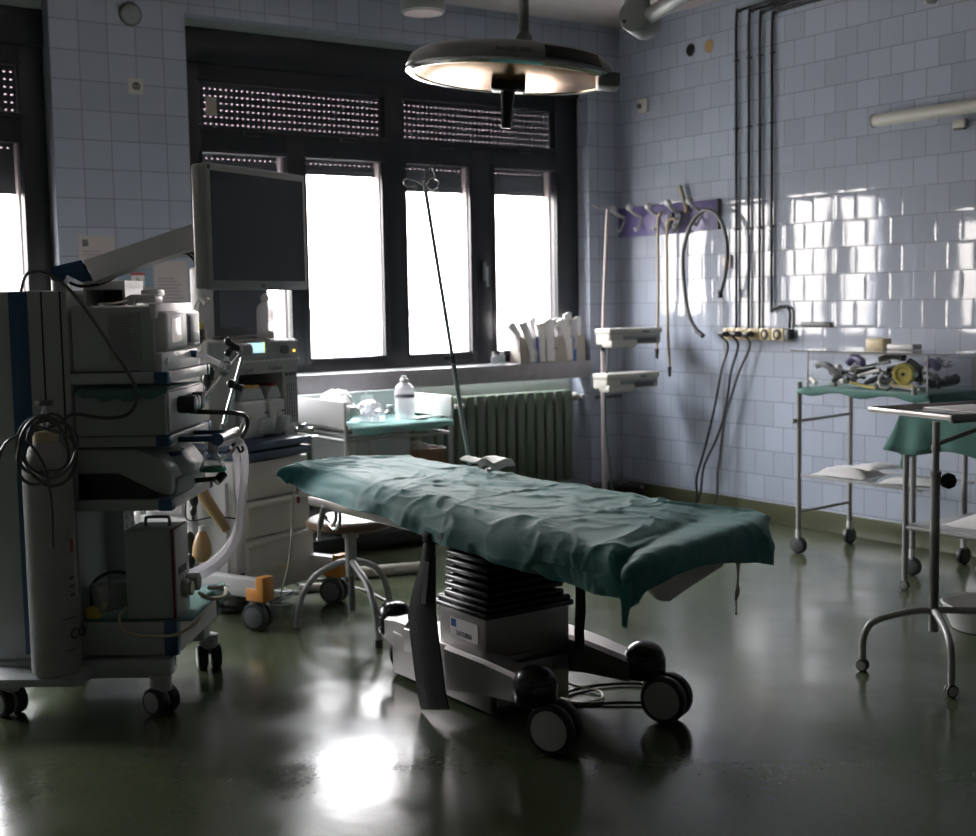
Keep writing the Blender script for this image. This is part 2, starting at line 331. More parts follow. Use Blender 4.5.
struct(MB().box((XR-.012, YF, 0), (XR, YB, .118), .004).build('baseboard_right', 'base'))
struct(MB().box((5.485, YB-.012, 0), (XR-.012, YB, .118), .004).box((2.0, YB-.012, 0), (2.72, YB, .118), .004).build('baseboard_back', 'base'))
def window(name, x0, x1, xs, handle_x, covers, bot):
    """x0..x1 opening; xs: four lights (left,right); bot: lower edge of the lowered shutter over each pair"""
    r = thing(name, None, None, ((x0+x1)/2, 6.78, .95)); struct(r)
    f = MB(); ya, yb = 6.78, 6.84
    edges = [x0]+[q for l in xs for q in l]+[x1]
    for k, (a, b) in enumerate(zip(edges[::2], edges[1::2])): f.box((a, ya, .95), (b, yb, 2.68 if k % 2 == 0 else 2.30), .006)
    for a, b in ((.95, 1.035), (2.19, 2.336), (2.578, 2.68)): f.box((x0, ya+.001, a), (x1, yb-.001, b), .006)
    for a, b in ((xs[1][0], 0), (xs[1][1], 0), (xs[3][0], 0), (xs[2][1], 0)): f.box((a-.028, ya-.004, 1.0), (a+.028-.02, ya+.01, 2.22), .004)
    f.box((xs[1][1]+.004, ya+.001, 2.33), (xs[2][0]-.004, yb-.002, 2.6))
    # sash beads standing proud around each light
    for a, b in xs:
        for q, s in ((a, -1), (b, 1)): f.box((q-.012 if s < 0 else q, ya-.007, 1.02), (q if s < 0 else q+.012, ya+.02, 2.205), .003)
        f.box((a-.012, ya-.007, 1.018), (b+.012, ya+.02, 1.033), .003).box((a-.012, ya-.007, 2.19), (b+.012, ya+.02, 2.205), .003)
    for a, b in ((xs[0][0], xs[1][1]), (xs[2][0], xs[3][1])):
        f.box((a-.02, ya-.008, 2.32), (b+.02, ya+.02, 2.337), .003).box((a-.02, ya-.008, 2.577), (b+.02, ya+.02, 2.596), .003)
        for q in (a+.25, b-.3): f.box((q, ya-.012, 2.295), (q+.1, ya, 2.318), .003)
    f.build('window_frame', 'win', r)
    MB().box((x0, ya-.02, 2.675), (x1, 6.97, 2.86), .004).build('shutter_box', 'win', r)
    for a, b in xs: MB().box((a-.004, 6.815, 1.03), (b+.004, 6.821, 2.195)).build('pane', 'pane', r)
    for a, b in ((xs[0][0], xs[1][1]), (xs[2][0], xs[3][1])): MB().box((a, 6.815, 2.33), (b, 6.821, 2.585)).build('pane', 'pane', r)
    for (a, b), zb in zip(((xs[0][0], xs[1][1]), (xs[2][0], xs[3][1])), bot):
        s = MB(); y = 6.90; a -= .05; b += .10
        z = 2.71
        while z > zb+.001:
            z2 = max(z-.0385, zb)
            if z2 > 2.16:
                s.box((a, y-.004, z2+.006), (b, y+.004, z))          # solid part of the slat
                x = a
                while x < b: s.box((x, y-.003, z2), (min(x+.0205, b), y+.003, z2+.006)); x += .0325
            else: s.box((a, y-.004, z2), (b, y+.004, z))
            z -= .0385
        s.box((a, y-.008, zb-.012), (b, y+.008, zb+.02), .002)
        sh = s.build('shutter', 'shut', r, smooth=0)
        MB().box((a, y+.0045, 2.165), (b, y+.0065, 2.69)).build('dimming_sheet', 'slot', sh, smooth=0)  # added tinted sheet, dims the sky seen through the slat holes
    g = MB()
    for a, b in xs: g.box((b-.012+.004, 6.85, 1.0), (b+.03, 6.93, 2.2), .002)
    g.build('shutter_guide', 'guide', r)
    for hx in handle_x:
        h = MB().box((hx-.014, ya-.014, 1.48), (hx+.014, ya-.004, 1.60), .005).cyl((hx, ya-.045, 1.56), (hx, ya-.006, 1.56), .009).box((hx-.009, ya-.052, 1.44), (hx+.009, ya-.036, 1.57), .006)
        h.build('handle', 'dgrey', r)
    return r
W2 = window('window_2', 2.72, 5.485, [(2.84, 3.35), (3.465, 4.0), (4.145, 4.637), (4.80, 5.297)], [4.71], 0, [2.12, 2.045])
W1 = window('window_1', -.77, 2.0, [(-.65, -.14), (-.02, .51), (.655, 1.15), (1.31, 1.87)], [1.22], 0, [2.12, 1.95])
sl = MB().box((2.72, 6.645, .835), (5.492, 6.80, .945), .006)
struct(sl.build('trim_2', 'sill')); struct(MB().box((-.77, 6.645, .835), (2.0, 6.80, .945), .006).build('trim_3', 'sill'))
o = MB().box((2.885, 6.808, 2.40), (2.945, 6.813, 2.50)).build('window_sticker', 'cardb', W2, smooth=0)
# ---- outdoors
struct(MB().box((-60, 7.3, -4.3), (90, 120, -4.2)).build('ground', 'ground', smooth=0))
bl = thing('building', 'pale building wall seen through the right window pane', 'building', (21, 24, -4.2))
MB().box((18.9, 22, -4.2), (24, 26, 9)).build('wall', 'build', bl, smooth=0)
MB().box((18.6, 21.7, 9), (24.3, 26.3, 9.3)).build('roof', 'sill', bl, smooth=0)
for zz in (0, 3.5): MB().box((20.6, 21.95, zz), (21.7, 22.02, zz+1.4)).build('window', 'lgrey', bl, smooth=0)
b2 = thing('building', 'low pale building far off behind the third window light', 'building', (30, 62, -4.2))
MB().box((31, 58, -4.2), (44, 66, .9)).build('wall', 'build', b2, smooth=0)
MB().prism([(30.5, .9), (44.5, .9), (44.5, 1.2), (30.5, 1.2)], 57.5, 66.5, 1).build('roof', 'sill', b2, smooth=0)
# ---------------------------------------------------------------- radiator in the niche
RX0, RX1, RZ0, RZ1, RY = 2.95, 5.40, .14, .75, 6.80
rd = thing('radiator', 'green column radiator below the window sill', 'radiator', ((RX0+RX1)/2, RY, 0))
pr = None; N_ = 31; st = (RX1-RX0)/N_
for i in range(N_):
    x = RX0+st*(i+.5)
    if pr is None:
        pr = MB().box((x-.034, RY-.055, RZ0), (x+.034, RY+.04, RZ1), .014, 2).box((x-.0385, RY-.035, RZ0+.02), (x+.0385, RY+.02, RZ0+.07), .008).box((x-.0385, RY-.035, RZ1-.09), (x+.0385, RY+.02, RZ1-.04), .008).build('section', 'rad', rd)
    else:
        c = dup(pr, rd); c.location = V((x-(RX0+st*.5), 0, 0))
MB().tube([(5.40, RY, .70), (5.47, RY, .70), (5.475, RY-.07, .70)], .014, sm=4).ball((5.44, RY-.02, .70), .03).build('valve', 'cream', rd)
MB().box((RX0+.2, RY-.03, 0), (RX0+.23, RY+.02, RZ0+.02)).box((RX1-.23, RY-.03, 0), (RX1-.2, RY+.02, RZ0+.02)).build('foot', 'rad', rd)
# heating pipe running round the corner above the floor
o = MB().tube([(5.475, 6.60, .70), (5.55, 6.61, .70), (5.70, 6.61, .70)], .012).build('heating_pipe', 'dgrey'); tag(o, 'short dark heating pipe behind the infusion stand in the corner', 'pipe')
o = MB().tube([(5.42, 6.62, .10), (5.70, 6.62, .10), (5.70, 6.4, .10)], .014, sm=1).cyl((5.66, 6.62, .10), (5.74, 6.62, .10), .028).build('floor_pipe', 'dgrey'); tag(o, 'dark pipe with a round valve low in the room corner', 'pipe')
# ---------------------------------------------------------------- wall fittings
def mk(name, m, label, cat, build, group=None, smooth=35):
    b = MB(); build(b); o = b.build(name, m, smooth=smooth); return tag(o, label, cat, group)
p = on(1, YB, 130, 14); r = thing('vent_cover', 'round dark cap high on the pillar between the windows', 'vent', (p.x, YB, p.z-.05))
MB().lathe([(0, .022), (.045, .02), (.052, .012), (.055, 0)], (p.x, YB, p.z), (0, -1, 0)).build('cap', 'grey', r); MB().lathe([(.055, .004), (.062, .004), (.062, 0), (.055, 0)], (p.x, YB, p.z), (0, -1, 0)).build('rim', 'dgrey', r)
p = on(1, YB, 135.5, 86.5); r = thing('wall_socket', 'square cream wall socket high on the pillar between the windows', 'socket', (p.x, YB, p.z-.04))
MB().box((p.x-.041, YB-.010, p.z-.041), (p.x+.041, YB, p.z+.041), .004).build('plate', 'cream', r)
MB().lathe([(.0, .0115), (.022, .0115), (.022, .009)], (p.x, YB, p.z), (0, -1, 0)).build('recess', 'dgrey', r)
MB().cyl((p.x-.009, YB-.013, p.z), (p.x-.009, YB-.011, p.z), .003).cyl((p.x+.009, YB-.013, p.z), (p.x+.009, YB-.011, p.z), .003).box((p.x-.003, YB-.013, p.z-.02), (p.x+.003, YB-.011, p.z-.012)).build('contact', 'cream', r)
def sheet(name, lab, x0, y0, x1, y1, m, extra=None, yy=YB):
    a, b = on(1, yy, x0, y0), on(1, yy, x1, y1)
    r = thing(name, lab, 'notice', ((a.x+b.x)/2, yy, min(a.z, b.z)))
    MB().box((a.x, yy-.0025, b.z), (b.x, yy, a.z)).build('paper', m, r, smooth=0)
    return r, a, b
r, a, b = sheet('notice', 'printed notice with a small crest taped to the pillar above the trolley arm', 78, 235.5, 116.5, 290, 'pap')
MB().box((a.x+.02, YB-.004, a.z-.055), (a.x+.05, YB-.002, a.z-.02), .001).build('crest', 'inkg', r)
r, a, b = sheet('notice', 'lower white printed notice on the pillar behind the monitor arm', 108, 287, 154, 312, 'pap')
r, a, b = sheet('notice', 'tall printed notice on the pillar nearest the window jamb', 153, 261, 189, 320, 'pap')
r, a, b = sheet('notice', 'light blue sheet with a small red-headed calendar on the pillar', 118.5, 265, 153, 287.5, 'bluecl')
c0, c1 = on(1, YB, 130.5, 273), on(1, YB, 144.3, 287)
MB().box((c0.x, YB-.006, c1.z), (c1.x, YB-.003, c0.z)).build('calendar', 'bag', r, smooth=0)
MB().box((c0.x-.002, YB-.008, c0.z-.012), (c1.x+.002, YB-.006, c0.z+.001)).build('heading', 'brightred', r, smooth=0)
MB().tube([((c0.x+c1.x)/2-.008, YB-.007, c0.z-.025), ((c0.x+c1.x)/2+.006, YB-.007, c0.z-.04), ((c0.x+c1.x)/2-.002, YB-.007, c0.z-.06), ((c0.x+c1.x)/2+.002, YB-.007, c0.z-.075)], .0025).build('drawing', 'inkg', r)
# two capped holes and two small boxes on the right wall
for (x, y, m, lab) in ((690.5, 50, 'black', 'dark round hole cap high on the right wall'), (709, 46, 'tan', 'brown round hole cap high on the right wall, beside the dark one')):
    p = on(0, XR, x, y); o = MB().lathe([(0, .006), (.034, .006), (.040, .001), (.040, 0)], p, (-1, 0, 0)).build('hole_cap', m, origin=p); tag(o, lab, 'cap')
p = on(0, XR, 644, 106); r = thing('wall_socket', 'small cream wall box below the hole caps near the corner', 'socket', p)
MB().box((XR-.02, p.y-.045, p.z-.045), (XR, p.y+.045, p.z+.045), .005).build('plate', 'cream', r); MB().cyl((XR-.03, p.y+.02, p.z), (XR-.02, p.y+.02, p.z), .018).build('knob', 'dgrey', r)
p = on(0, XR, 962, 124); r = thing('wall_socket', 'small beige box directly under the tube light', 'socket', p)
MB().box((XR-.03, p.y-.035, p.z-.022), (XR, p.y+.035, p.z+.022), .004).build('plate', 'cream', r); MB().box((XR-.032, p.y-.03, p.z-.03), (XR-.004, p.y+.03, p.z-.02), .002).build('slot', 'dgrey', r)
# tube light
a = on(0, XR-.05, 873, 121); r = thing('tube_light', 'long cream tube light mounted on the right wall', 'light', (XR-.04, a.y-.4, a.z))
zt = a.z; MB().cyl((XR-.05, a.y-.012, zt), (XR-.05, a.y-1.2, zt), .034, n=24, bev=.005).build('diffuser', 'cream', r)
MB().cyl((XR-.05, a.y, zt), (XR-.05, a.y-.014, zt), .036, n=24).build('end_cap', 'grey', r); MB().box((XR-.03, a.y-1.2, zt-.025), (XR, a.y-.01, zt+.03), .004).build('backplate', 'cream', r)
# four conduits from the ceiling down to the row of sockets
cx = [738, 750.5, 761.5, 773.5]; cyk = [(0, 12), (0, 12), (0, 12), (0, 15)]
SZ0, SZ1 = on(0, XR, 745, 339.5).z, on(0, XR, 745, 328).z
sy = [on(0, XR, q, 333).y for q in (728, 740.5, 752.5, 764.5, 776.5, 789.5)]
for i, x in enumerate(cx):
    p = on(0, XR, x, 200); t = on(0, XR, x, (11, 11, 12, 13)[i])
    yb = p.y; zt_ = t.z
    pts = [(XR-.015, yb, SZ1+(.0 if i < 3 else .13)), (XR-.015, yb, 2.4), (XR-.015, yb, zt_-.05), (XR-.015, yb-.03, zt_-.01), (XR-.015, yb-.10, zt_), (XR-.015, yb-.55, zt_+.005), (XR-.015, yb-1.5, zt_+.005)]
    if i == 3: pts = [(XR-.015, yb-.14, SZ1), (XR-.015, yb-.14, SZ1+.11), (XR-.015, yb-.07, SZ1+.13), (XR-.015, yb-.01, SZ1+.12), (XR-.015, yb, SZ1+.2)]+pts[1:]
    r = thing('conduit', ('black wall conduit, farthest of the four from the tube light', 'black wall conduit, second of the four from the corner', 'black wall conduit, third of the four from the corner', 'black wall conduit with a jog above the sockets, nearest the tube light')[i], 'conduit', (XR-.015, yb, SZ1), 'conduits down the right wall')
    MB().tube(pts, .0085, sm=5).build('pipe', 'black', r)
    for zz in (1.75, 2.35, 2.75): MB().box((XR-.026, yb-.012, zz), (XR, yb+.012, zz+.012), .002).build('clip', 'black', r)
r = thing('socket_strip', 'row of five beige surface sockets on the right wall', 'socket', (XR, (sy[0]+sy[-1])/2, SZ0))
for i in range(5):
    ya, yb = sy[i+1]+.003, sy[i]-.003
    u = MB().box((XR-.05, ya, SZ0), (XR, yb, SZ1), .006).build('socket', 'sock', r); c = V((XR-.052, (ya+yb)/2, (SZ0+SZ1)/2))
    MB().lathe([(.0, .001), (.024, .001), (.028, .004), (.031, .0)], c, (-1, 0, 0)).build('recess', 'ink' if i > 2 else 'sock', u)
    if i > 2: MB().ball(c+V((-.003, 0, 0)), (.003, .013, .017)).build('outlet', 'sock', u)
MB().box((XR-.045, sy[5]-.03, SZ0+.006), (XR, sy[5]+.004, SZ1-.004), .004).build('end_cover', 'dgrey', r)
ends = [[(739, 345), (728, 365), (722, 400), (712, 440), (697, 478), (686, 498)], [(731, 345), (727, 370), (721, 420), (712, 450), (695, 480), (684, 501)], [(745, 352), (733, 385), (722, 425), (716, 465), (712, 485), (702, 503)]]
ends = [[(728, 345), (722, 368), (714, 410), (707, 440), (697, 475), (688, 497)], [(738, 345), (731, 372), (725, 412), (716, 440), (704, 466), (689, 498)], [(750, 345), (738, 375), (725, 418), (721, 445), (718, 468), (706, 502)]]
for i in range(3):
    c = V((XR-.06, (sy[i]+sy[i+1])/2, (SZ0+SZ1)/2))
    r = thing('power_cable', ('black mains cable plugged into the socket nearest the corner', 'black mains cable plugged into the second socket from the corner', 'black mains cable plugged into the middle socket of the row')[i], 'cable', c, 'cables hanging from the wall sockets')
    MB().cyl(c, c+V((-.04, 0, 0)), .02, .014).box(c+V((-.05, -.012, -.012)), c+V((-.02, .03, .012)), .004).build('plug', 'black', r)
    pts = [c+V((-.045, .03, 0))]+[on(0, XR-.05-.012*k, x, y) for k, (x, y) in enumerate(ends[i])]
    pts[-1].z = .012; pts.append(pts[-1]+V((-.3, .45, -.0)))
    MB().tube(pts, .0075, n=8).build('cord', 'black' if i < 2 else 'hose', r)
o = MB().tube([on(0, XR-.012, 723, 295), on(0, XR-.012, 724, 340), on(0, XR-.012, 722, 400), on(0, XR-.012, 719, 470)], .004, n=6).build('thin_wire', 'hosew'); tag(o, 'thin pale wire hanging down the right wall between the black cables', 'cable')
p = on(0, XR, 727.5, 262); r = thing('wall_socket', 'small pink-framed wall socket behind the looped black hose', 'socket', p)
MB().box((XR-.016, p.y-.04, p.z-.04), (XR, p.y+.04, p.z+.04), .004).build('plate', 'guide', r); MB().box((XR-.022, p.y-.02, p.z-.025), (XR-.016, p.y+.02, p.z+.025), .003).build('switch', 'cream', r)
o = MB().box((XR-.016, 4.86, 1.17), (XR, 5.08, 1.20), .004).build('cable_holder', 'dgrey'); tag(o, 'small dark bracket on the right wall above the glass trolley', 'bracket')
# purple hook boards
def board(x0, yt0, yb0, x1, yt1, yb1, lab, hooks):
    a, b = on(0, XR, x0, (yt0+yb0)/2), on(0, XR, x1, (yt1+yb1)/2); zt = on(0, XR, x0, yt0).z; zb = on(0, XR, x0, yb0).z
    r = thing('hook_board', lab, 'hook board', (XR, (a.y+b.y)/2, zb))
    MB().box((XR-.022, b.y, zb), (XR, a.y, zt), .004).build('panel', 'purple', r)
    MB().box((XR-.026, b.y-.008, zb-.004), (XR, b.y, zt+.004), .002).build('edge_strip', 'dgrey', r)
    for hx, hy in hooks:
        h = on(0, XR-.025, hx, hy)
        k = MB().tube([h+V((.02, 0, .0)), h+V((-.03, 0, .012)), h+V((-.075, 0, .03)), h+V((-.10, 0, .055))], .011, n=10).ball(h+V((-.10, 0, .06)), .024).build('hook', 'white', r)
        MB().tube([h+V((.01, 0, -.01)), h+V((-.02, 0, -.06)), h+V((-.045, 0, -.09)), h+V((-.06, 0, -.07))], .008, n=8).build('lower_prong', 'white', k)
    return r
board(618.5, 209, 238, 690, 202.5, 234.5, 'longer purple board with four white hooks beside the corner', [(624, 218.5), (641, 217), (659.5, 216), (680, 213)])
board(689.5, 202.5, 231, 720, 198.5, 229.5, 'shorter purple board with one white hook holding the big looped hose', [(701, 211)])
r = thing('suction_hose', 'thick black hose looped over the last hook', 'hose', on(0, XR-.1, 703, 212))
H = [(698, 333), (689, 315), (684, 285), (683, 255), (688, 232), (696, 217), (707, 210), (718, 216), (725, 233), (727, 255), (725, 275), (721, 292)]
MB().tube([on(0, XR-.10+.0*k, x, y) for k, (x, y) in enumerate(H)], .0125, n=10).build('tube', 'hose', r)
a = on(0, XR-.10, 701, 331); MB().cyl(on(0, XR-.10, 697, 331), on(0, XR-.10, 703, 336), .016).build('connector', 'black', r)
b = on(0, XR-.10, 720, 293); MB().cyl(b+V((0, 0, -.03)), b+V((0, 0, .02)), .017).build('connector', 'black', r)
for k, (x, yt, yb, w_, lab) in enumerate(((658, 216, 362, .009, 'yellowish tube with a black tip hanging from the second hook, the shorter one'), (667, 222, 380, .010, 'yellowish tube with a black tip hanging from the third hook, the longer one'))):
    dx = (-1, 2.6)[k]
    r = thing('suction_tube', lab, 'hose', on(0, XR-.09, x, yt), 'tubes on the hook board')
    MB().tube([on(0, XR-.085, x+5+4*k, yt-3), on(0, XR-.10, x+2, yt-2), on(0, XR-.09, x, yt+8), on(0, XR-.085, x, 280), on(0, XR-.08, x+dx*.3, 330), on(0, XR-.08, x+dx, yb-14)], w_, n=8).build('tube', 'beige', r)
    t = on(0, XR-.08, x+dx, yb-8); MB().cyl(t+V((0, 0, .035)), t+V((0, 0, -.03)), .014, .009).build('tip', 'black', r)
for k, (x, yb) in enumerate(((681, 305), (673, 300))):
    o = MB().tube([on(0, XR-.07, x-4, 218), on(0, XR-.09, x, 214), on(0, XR-.06, x-3, 226), on(0, XR-.05, x-8, 231)], .012, n=8).build('suction_tube', 'hose'); tag(o, ('dark short hose slung over the fourth hook', 'dark short hose end lying beside the third hook')[k], 'hose', 'tubes on the hook board')
o = MB().tube([on(0, XR-.03, 680, 186), on(0, XR-.03, 684, 200), on(0, XR-.04, 687, 212)], .013, n=8).build('glove', 'beige'); tag(o, 'pale limp strip tucked above the hook board', 'strip')
# ---------------------------------------------------------------- operating table
OT = (2.47, 3.45, 0)
ot = thing('operating_table', 'grey operating table on four casters under the green drape, room centre', 'operating table', OT)
# base: long chassis block with cross arms
b = MB().prism([(2.31, .02), (2.635, .02), (2.635, .172), (2.31, .172)], 3.33, 3.95, 1, .008)
b.prism([(2.297, .12), (2.652, .12), (2.652, .205), (2.297, .205)], 3.37, 3.85, 1, .006)
base = b.build('base_block', 'basem', ot)
MB().box((2.565, 3.322, .125), (2.61, 3.332, .15), .002).build('power_inlet', 'dgrey', base); MB().box((2.42, 3.324, .13), (2.47, 3.332, .142), .002).build('control_panel', 'dgrey', base)
MB().box((2.335, 3.323, .04), (2.45, 3.332, .09), .002).build('label_plate', 'trol', base)
def arm(y0, y1, x, yw):
    # sloped arm from the block to the caster housing
    g = MB(); s = 1 if yw > y0 else -1
    for t0, t1 in ((0, 1),):
        ring = []
        for (yy, hw, za, zb) in ((y0, .055, .075, .225), ((y0+yw)/2, .048, .11, .22), (yw, .04, .13, .205)):
            ring.append([(x-hw, yy, za), (x+hw, yy, za), (x+hw, yy, zb-.012), (x+hw-.012, yy, zb), (x-hw+.012, yy, zb), (x-hw, yy, zb-.012)])
        bb = bmesh.new(); R = [[bb.verts.new(p) for p in r] for r in ring]
        for a, c in zip(R, R[1:]):
            for i in range(6): bb.faces.new((a[i], a[(i+1) % 6], c[(i+1) % 6], c[i]))
        bb.faces.new(R[0]); bb.faces.new(R[-1][::-1]); bmesh.ops.recalc_face_normals(bb, faces=bb.faces); g._join(bb)
    return g.build('base_arm', 'basem', ot, smooth=20)
def table_wheel(wx, wy, hx, hy, deg, R=.076):
    h = MB().lathe([(0, .250), (.03, .246), (.050, .235), (.061, .218), (.064, .204), (.0665, .203), (.068, .20), (.068, .145), (.062, .135), (.0, .135)], (hx, hy, 0), n=32).build('caster_housing', 'bellows', ot)
    a = math.radians(deg); ax = V((math.cos(a), math.sin(a), 0)); c = V((wx, wy, R))
    MB().cyl((hx, hy, .145), (hx*.5+wx*.5, hy*.5+wy*.5, R+.01), .022).build('fork', 'grey', h)
    for s in (-1, 1):
        p = c+ax*s*.026
        w_ = MB().cyl(p-ax*.016, p+ax*.016, R, n=40, bev=.007).build('wheel', 'rubber', h)
        MB().cyl(p-ax*.0175, p+ax*.0175, R*.80, n=36, bev=.002).build('hub', 'lgrey', w_)
    MB().box(c+V((-.02, -.02, -R)), c+V((.0, .0, -R+.012)), .002).build('brake_pedal', 'black', h) if deg < 0 else None
wp = on(1, 3.0, 553, 731); hx_ = on(1, 3.06, 538, 690)
arm(3.50, 0, 2.30, 3.06); table_wheel(2.30, 2.98, 2.285, 3.055, 205)
arm(3.50, 0, 2.70, 3.06); table_wheel(2.76, 2.99, 2.73, 3.06, 205)
arm(3.85, 0, 2.365, 4.04); table_wheel(2.40, 3.97, 2.385, 4.05, 240)
arm(3.85, 0, 2.66, 4.05); table_wheel(2.70, 3.98, 2.70, 4.06, 240)
# stainless casing and bellows column
cas = MB().box((2.303, 3.336, .195), (2.645, 3.62, .338), .012, 3).build('column_casing', 'basem', ot)
XC = 2.3015; e0 = on(0, XC, 450, 616); e1 = on(0, XC, 478, 645)
st = MB().box((XC, e1.y, e1.z), (XC+.003, e0.y, e0.z)).build('nameplate', 'bag', cas, smooth=0)
MB().box((XC-.001, e0.y-.036, e0.z-.030), (XC, e0.y-.006, e0.z-.004)).build('emblem', 'logo', st, smooth=0)
text('SATURN', .024, 'inkg', st, (XC-.0006, e0.y-.036, e0.z-.056), (0, -1, 0), (0, 0, 1), name='lettering')
bl_ = MB().box((2.292, 3.322, .332), (2.656, 3.635, .352), .009, 3).box((2.30, 3.33, .350), (2.648, 3.625, .37), .009, 3)
z = .366; k = 0
while z < .585:
    o_ = .012+.0015*k
    bl_.box((2.302+o_, 3.334+o_, z), (2.646-o_, 3.62-o_, z+.0225), .011, 3); bl_.box((2.325+o_, 3.36+o_, z+.014), (2.62-o_, 3.6-o_, z+.034)); z += .027; k += 1
bl_.build('bellows', 'bellows', ot)
# table frame and side rails
def tz(y): return .702+(y-2.45)*.010       # top of the mattress
sup = MB().box((2.33, 3.0, .575), (2.62, 4.0, .60), .004).box((2.30, 2.70, .598), (2.68, 4.28, .615), .004).build('support_frame', 'dgrey', ot)
for xx, nm in ((2.215, 'side_rail'), (2.745, 'side_rail')):
    r = MB()
    for ya, yb in ((2.62, 3.42), (3.46, 4.38)):
        r.box((xx-.006, ya, .590), (xx+.006, yb, .622), .003)
    for yy in (2.8, 3.2, 3.52, 3.9, 4.25): r.box((xx-.004 if xx > 2.5 else xx, yy-.012, .60), (xx+(.03 if xx < 2.5 else .004), yy+.012, .615), .002)
    r.build('side_rail', 'steel', ot)
MB().box((2.24, 2.60, .612), (2.72, 4.38, .642), .01).build('tabletop_plate', 'guide', ot)
mg = MB()
for ya, yb in ((2.62, 3.20), (3.205, 3.95), (3.955, 4.36)): mg.box((2.26, ya, .642), (2.70, yb, tz((ya+yb)/2)-.024), .02, 3)
mg.build('mattress', 'mattress', ot)
# clamps hanging under the head end
q = on(0, 2.22, 327, 520)
MB().cyl((2.21, q.y, .60), (2.205, q.y+.03, .52), .012).cyl((2.205, q.y+.03, .52), (2.20, q.y+.035, .475), .006).ball((2.20, q.y+.035, .47), .008).build('clamp', 'steel', ot)
MB().tube([(2.22, q.y-.07, .60), (2.22, q.y-.07, .56), (2.22, q.y-.04, .535), (2.22, q.y-.0, .545), (2.22, q.y+.01, .56)], .006).tube([(2.22, q.y-.10, .60), (2.22, q.y-.10, .55), (2.22, q.y-.06, .52), (2.22, q.y-.02, .53)], .006).build('clamp_hook', 'steel', ot)
q = on(0, 2.22, 452, 545); MB().box((2.19, q.y-.02, .585), (2.225, q.y+.035, .63), .006).cyl((2.17, q.y, .605), (2.20, q.y, .605), .012).build('rail_clamp', 'steel', ot)
# pale pad hanging out at the foot end
A_ = [on(1, 2.54, 645, 580), on(1, 2.54, 654, 594), on(1, 2.54, 661, 601), on(1, 2.54, 670, 602), on(1, 2.54, 690, 588), on(1, 2.54, 724, 566), on(1, 2.54, 724, 555), on(1, 2.54, 650, 560)]
MB().prism([(p.x, p.z) for p in A_], 2.54, 2.56, 1, .004).build('foot_pad', 'bag', ot)
# ---------------------------------------------------------------- drape
def lerp(a, b, t): return V(a)*(1-t)+V(b)*t
near = [(300, 490), (349, 508), (383, 517), (423, 537), (463, 551), (500, 563), (560, 583), (600, 594), (619, 599)]
hem = [on(0, 2.185-.012*i/8, x, y) for i, (x, y) in enumerate(near)]
rows = []
def E(y): t = (4.31-y)/(4.31-2.47); return V((2.262-.09*t-.012*math.sin(t*9), y, tz(y)-.006))
def Fr(y): t = (4.5-y)/(4.5-2.6); return V((2.70+.13*t+.01*math.sin(t*7), y+.04, tz(y)-.004))
# head hem row
tip = on(1, 4.46, 276, 475)
rows.append([tip, lerp(tip, (2.33, 4.56, .66), .3), V((2.34, 4.56, .655)), V((2.5, 4.62, .655)), V((2.66, 4.63, .65)), V((2.73, 4.6, .62))])
def row(h, yE, yF):
    e, f = E(yE), Fr(yF); u = [h, lerp(h, e, .5)+V((-.016, 0, .006)), e+V((0, 0, -.006)), lerp(e, f, .12)+V((0, 0, .008)), lerp(e, f, .5)+V((0, 0, .008)), lerp(e, f, .88)+V((0, 0, .007)), f+V((0, 0, -.006)), f+V((.035, 0, -.10))]
    return u
rows = [[tip, on(1, 4.46, 279, 469), on(1, 4.46, 288, 464.5), on(1, 4.48, 300, 462), on(1, 4.52, 330, 459), on(1, 4.55, 368, 457.5), on(1, 4.56, 395, 457.5), on(1, 4.56, 400, 463)]]
for i, h in enumerate(hem):
    t = i/8; yE = h.y if i else 4.33; yF = min(4.5, h.y+.34*t+.05)
    rows.append(row(h, min(yE, 4.33), yF))
# end flap
fe = [on(2, .693, x, y) for x, y in ((640, 548), (664, 534), (690, 524), (715, 519), (740, 514), (756, 513))]
mid = [on(1, 2.435, 623, 585), on(1, 2.43, 645, 565), on(1, 2.45, 675, 545), on(1, 2.50, 706, 537), on(1, 2.53, 740, 530), on(1, 2.56, 768, 528)]
hm = [on(1, 2.405, 626, 612), on(1, 2.42, 651, 588), on(1, 2.43, 688, 571), on(1, 2.46, 720, 560), on(1, 2.49, 749, 563), on(1, 2.52, 772, 566)]
def ext(l, a): return [a]+l+[l[-1]+V((.02, .12, -.01))]
rows.append([hem[-1]+V((.0, -.03, .0)), lerp(hem[-1], fe[0], .5)+V((-.012, -.015, .0)), fe[0], fe[1], lerp(fe[2], fe[3], .5), fe[4], fe[5], fe[5]+V((.03, .10, -.10))])
rows.append([hem[-1]+V((0.01, -.05, -.005)), lerp(hem[-1], mid[0], .6)+V((0, -.02, .02)), mid[0]+V((0, 0, .03)), mid[1]+V((0, 0, .02)), lerp(mid[2], mid[3], .5), mid[4], mid[5], mid[5]+V((.02, .12, -.0))])
rows.append([hm[0]+V((-.004, 0, .01)), hm[0], lerp(hm[0], hm[1], .5), hm[1], lerp(hm[2], hm[3], .4), hm[4], hm[5], hm[5]+V((.02, .12, .0))])
def cr_(a, b, c, d, t): return .5*((2*b)+(c-a)*t+(2*a-5*b+4*c-d)*t*t+(3*b-a-3*c+d)*t**3)
def refine(L, k):
    P = [L[0]*2-L[1]]+L+[L[-1]*2-L[-2]]; o = []
    for i in range(1, len(P)-2):
        for j in range(k): o.append(cr_(*P[i-1:i+3], j/k))
    return o+[L[-1]]
rf = [refine(r, 22) for r in rows]; colsn = len(rf[0]); cols = [refine([r[j] for r in rf], 20) for j in range(colsn)]
G = [[cols[j][i] for j in range(colsn)] for i in range(len(cols[0]))]
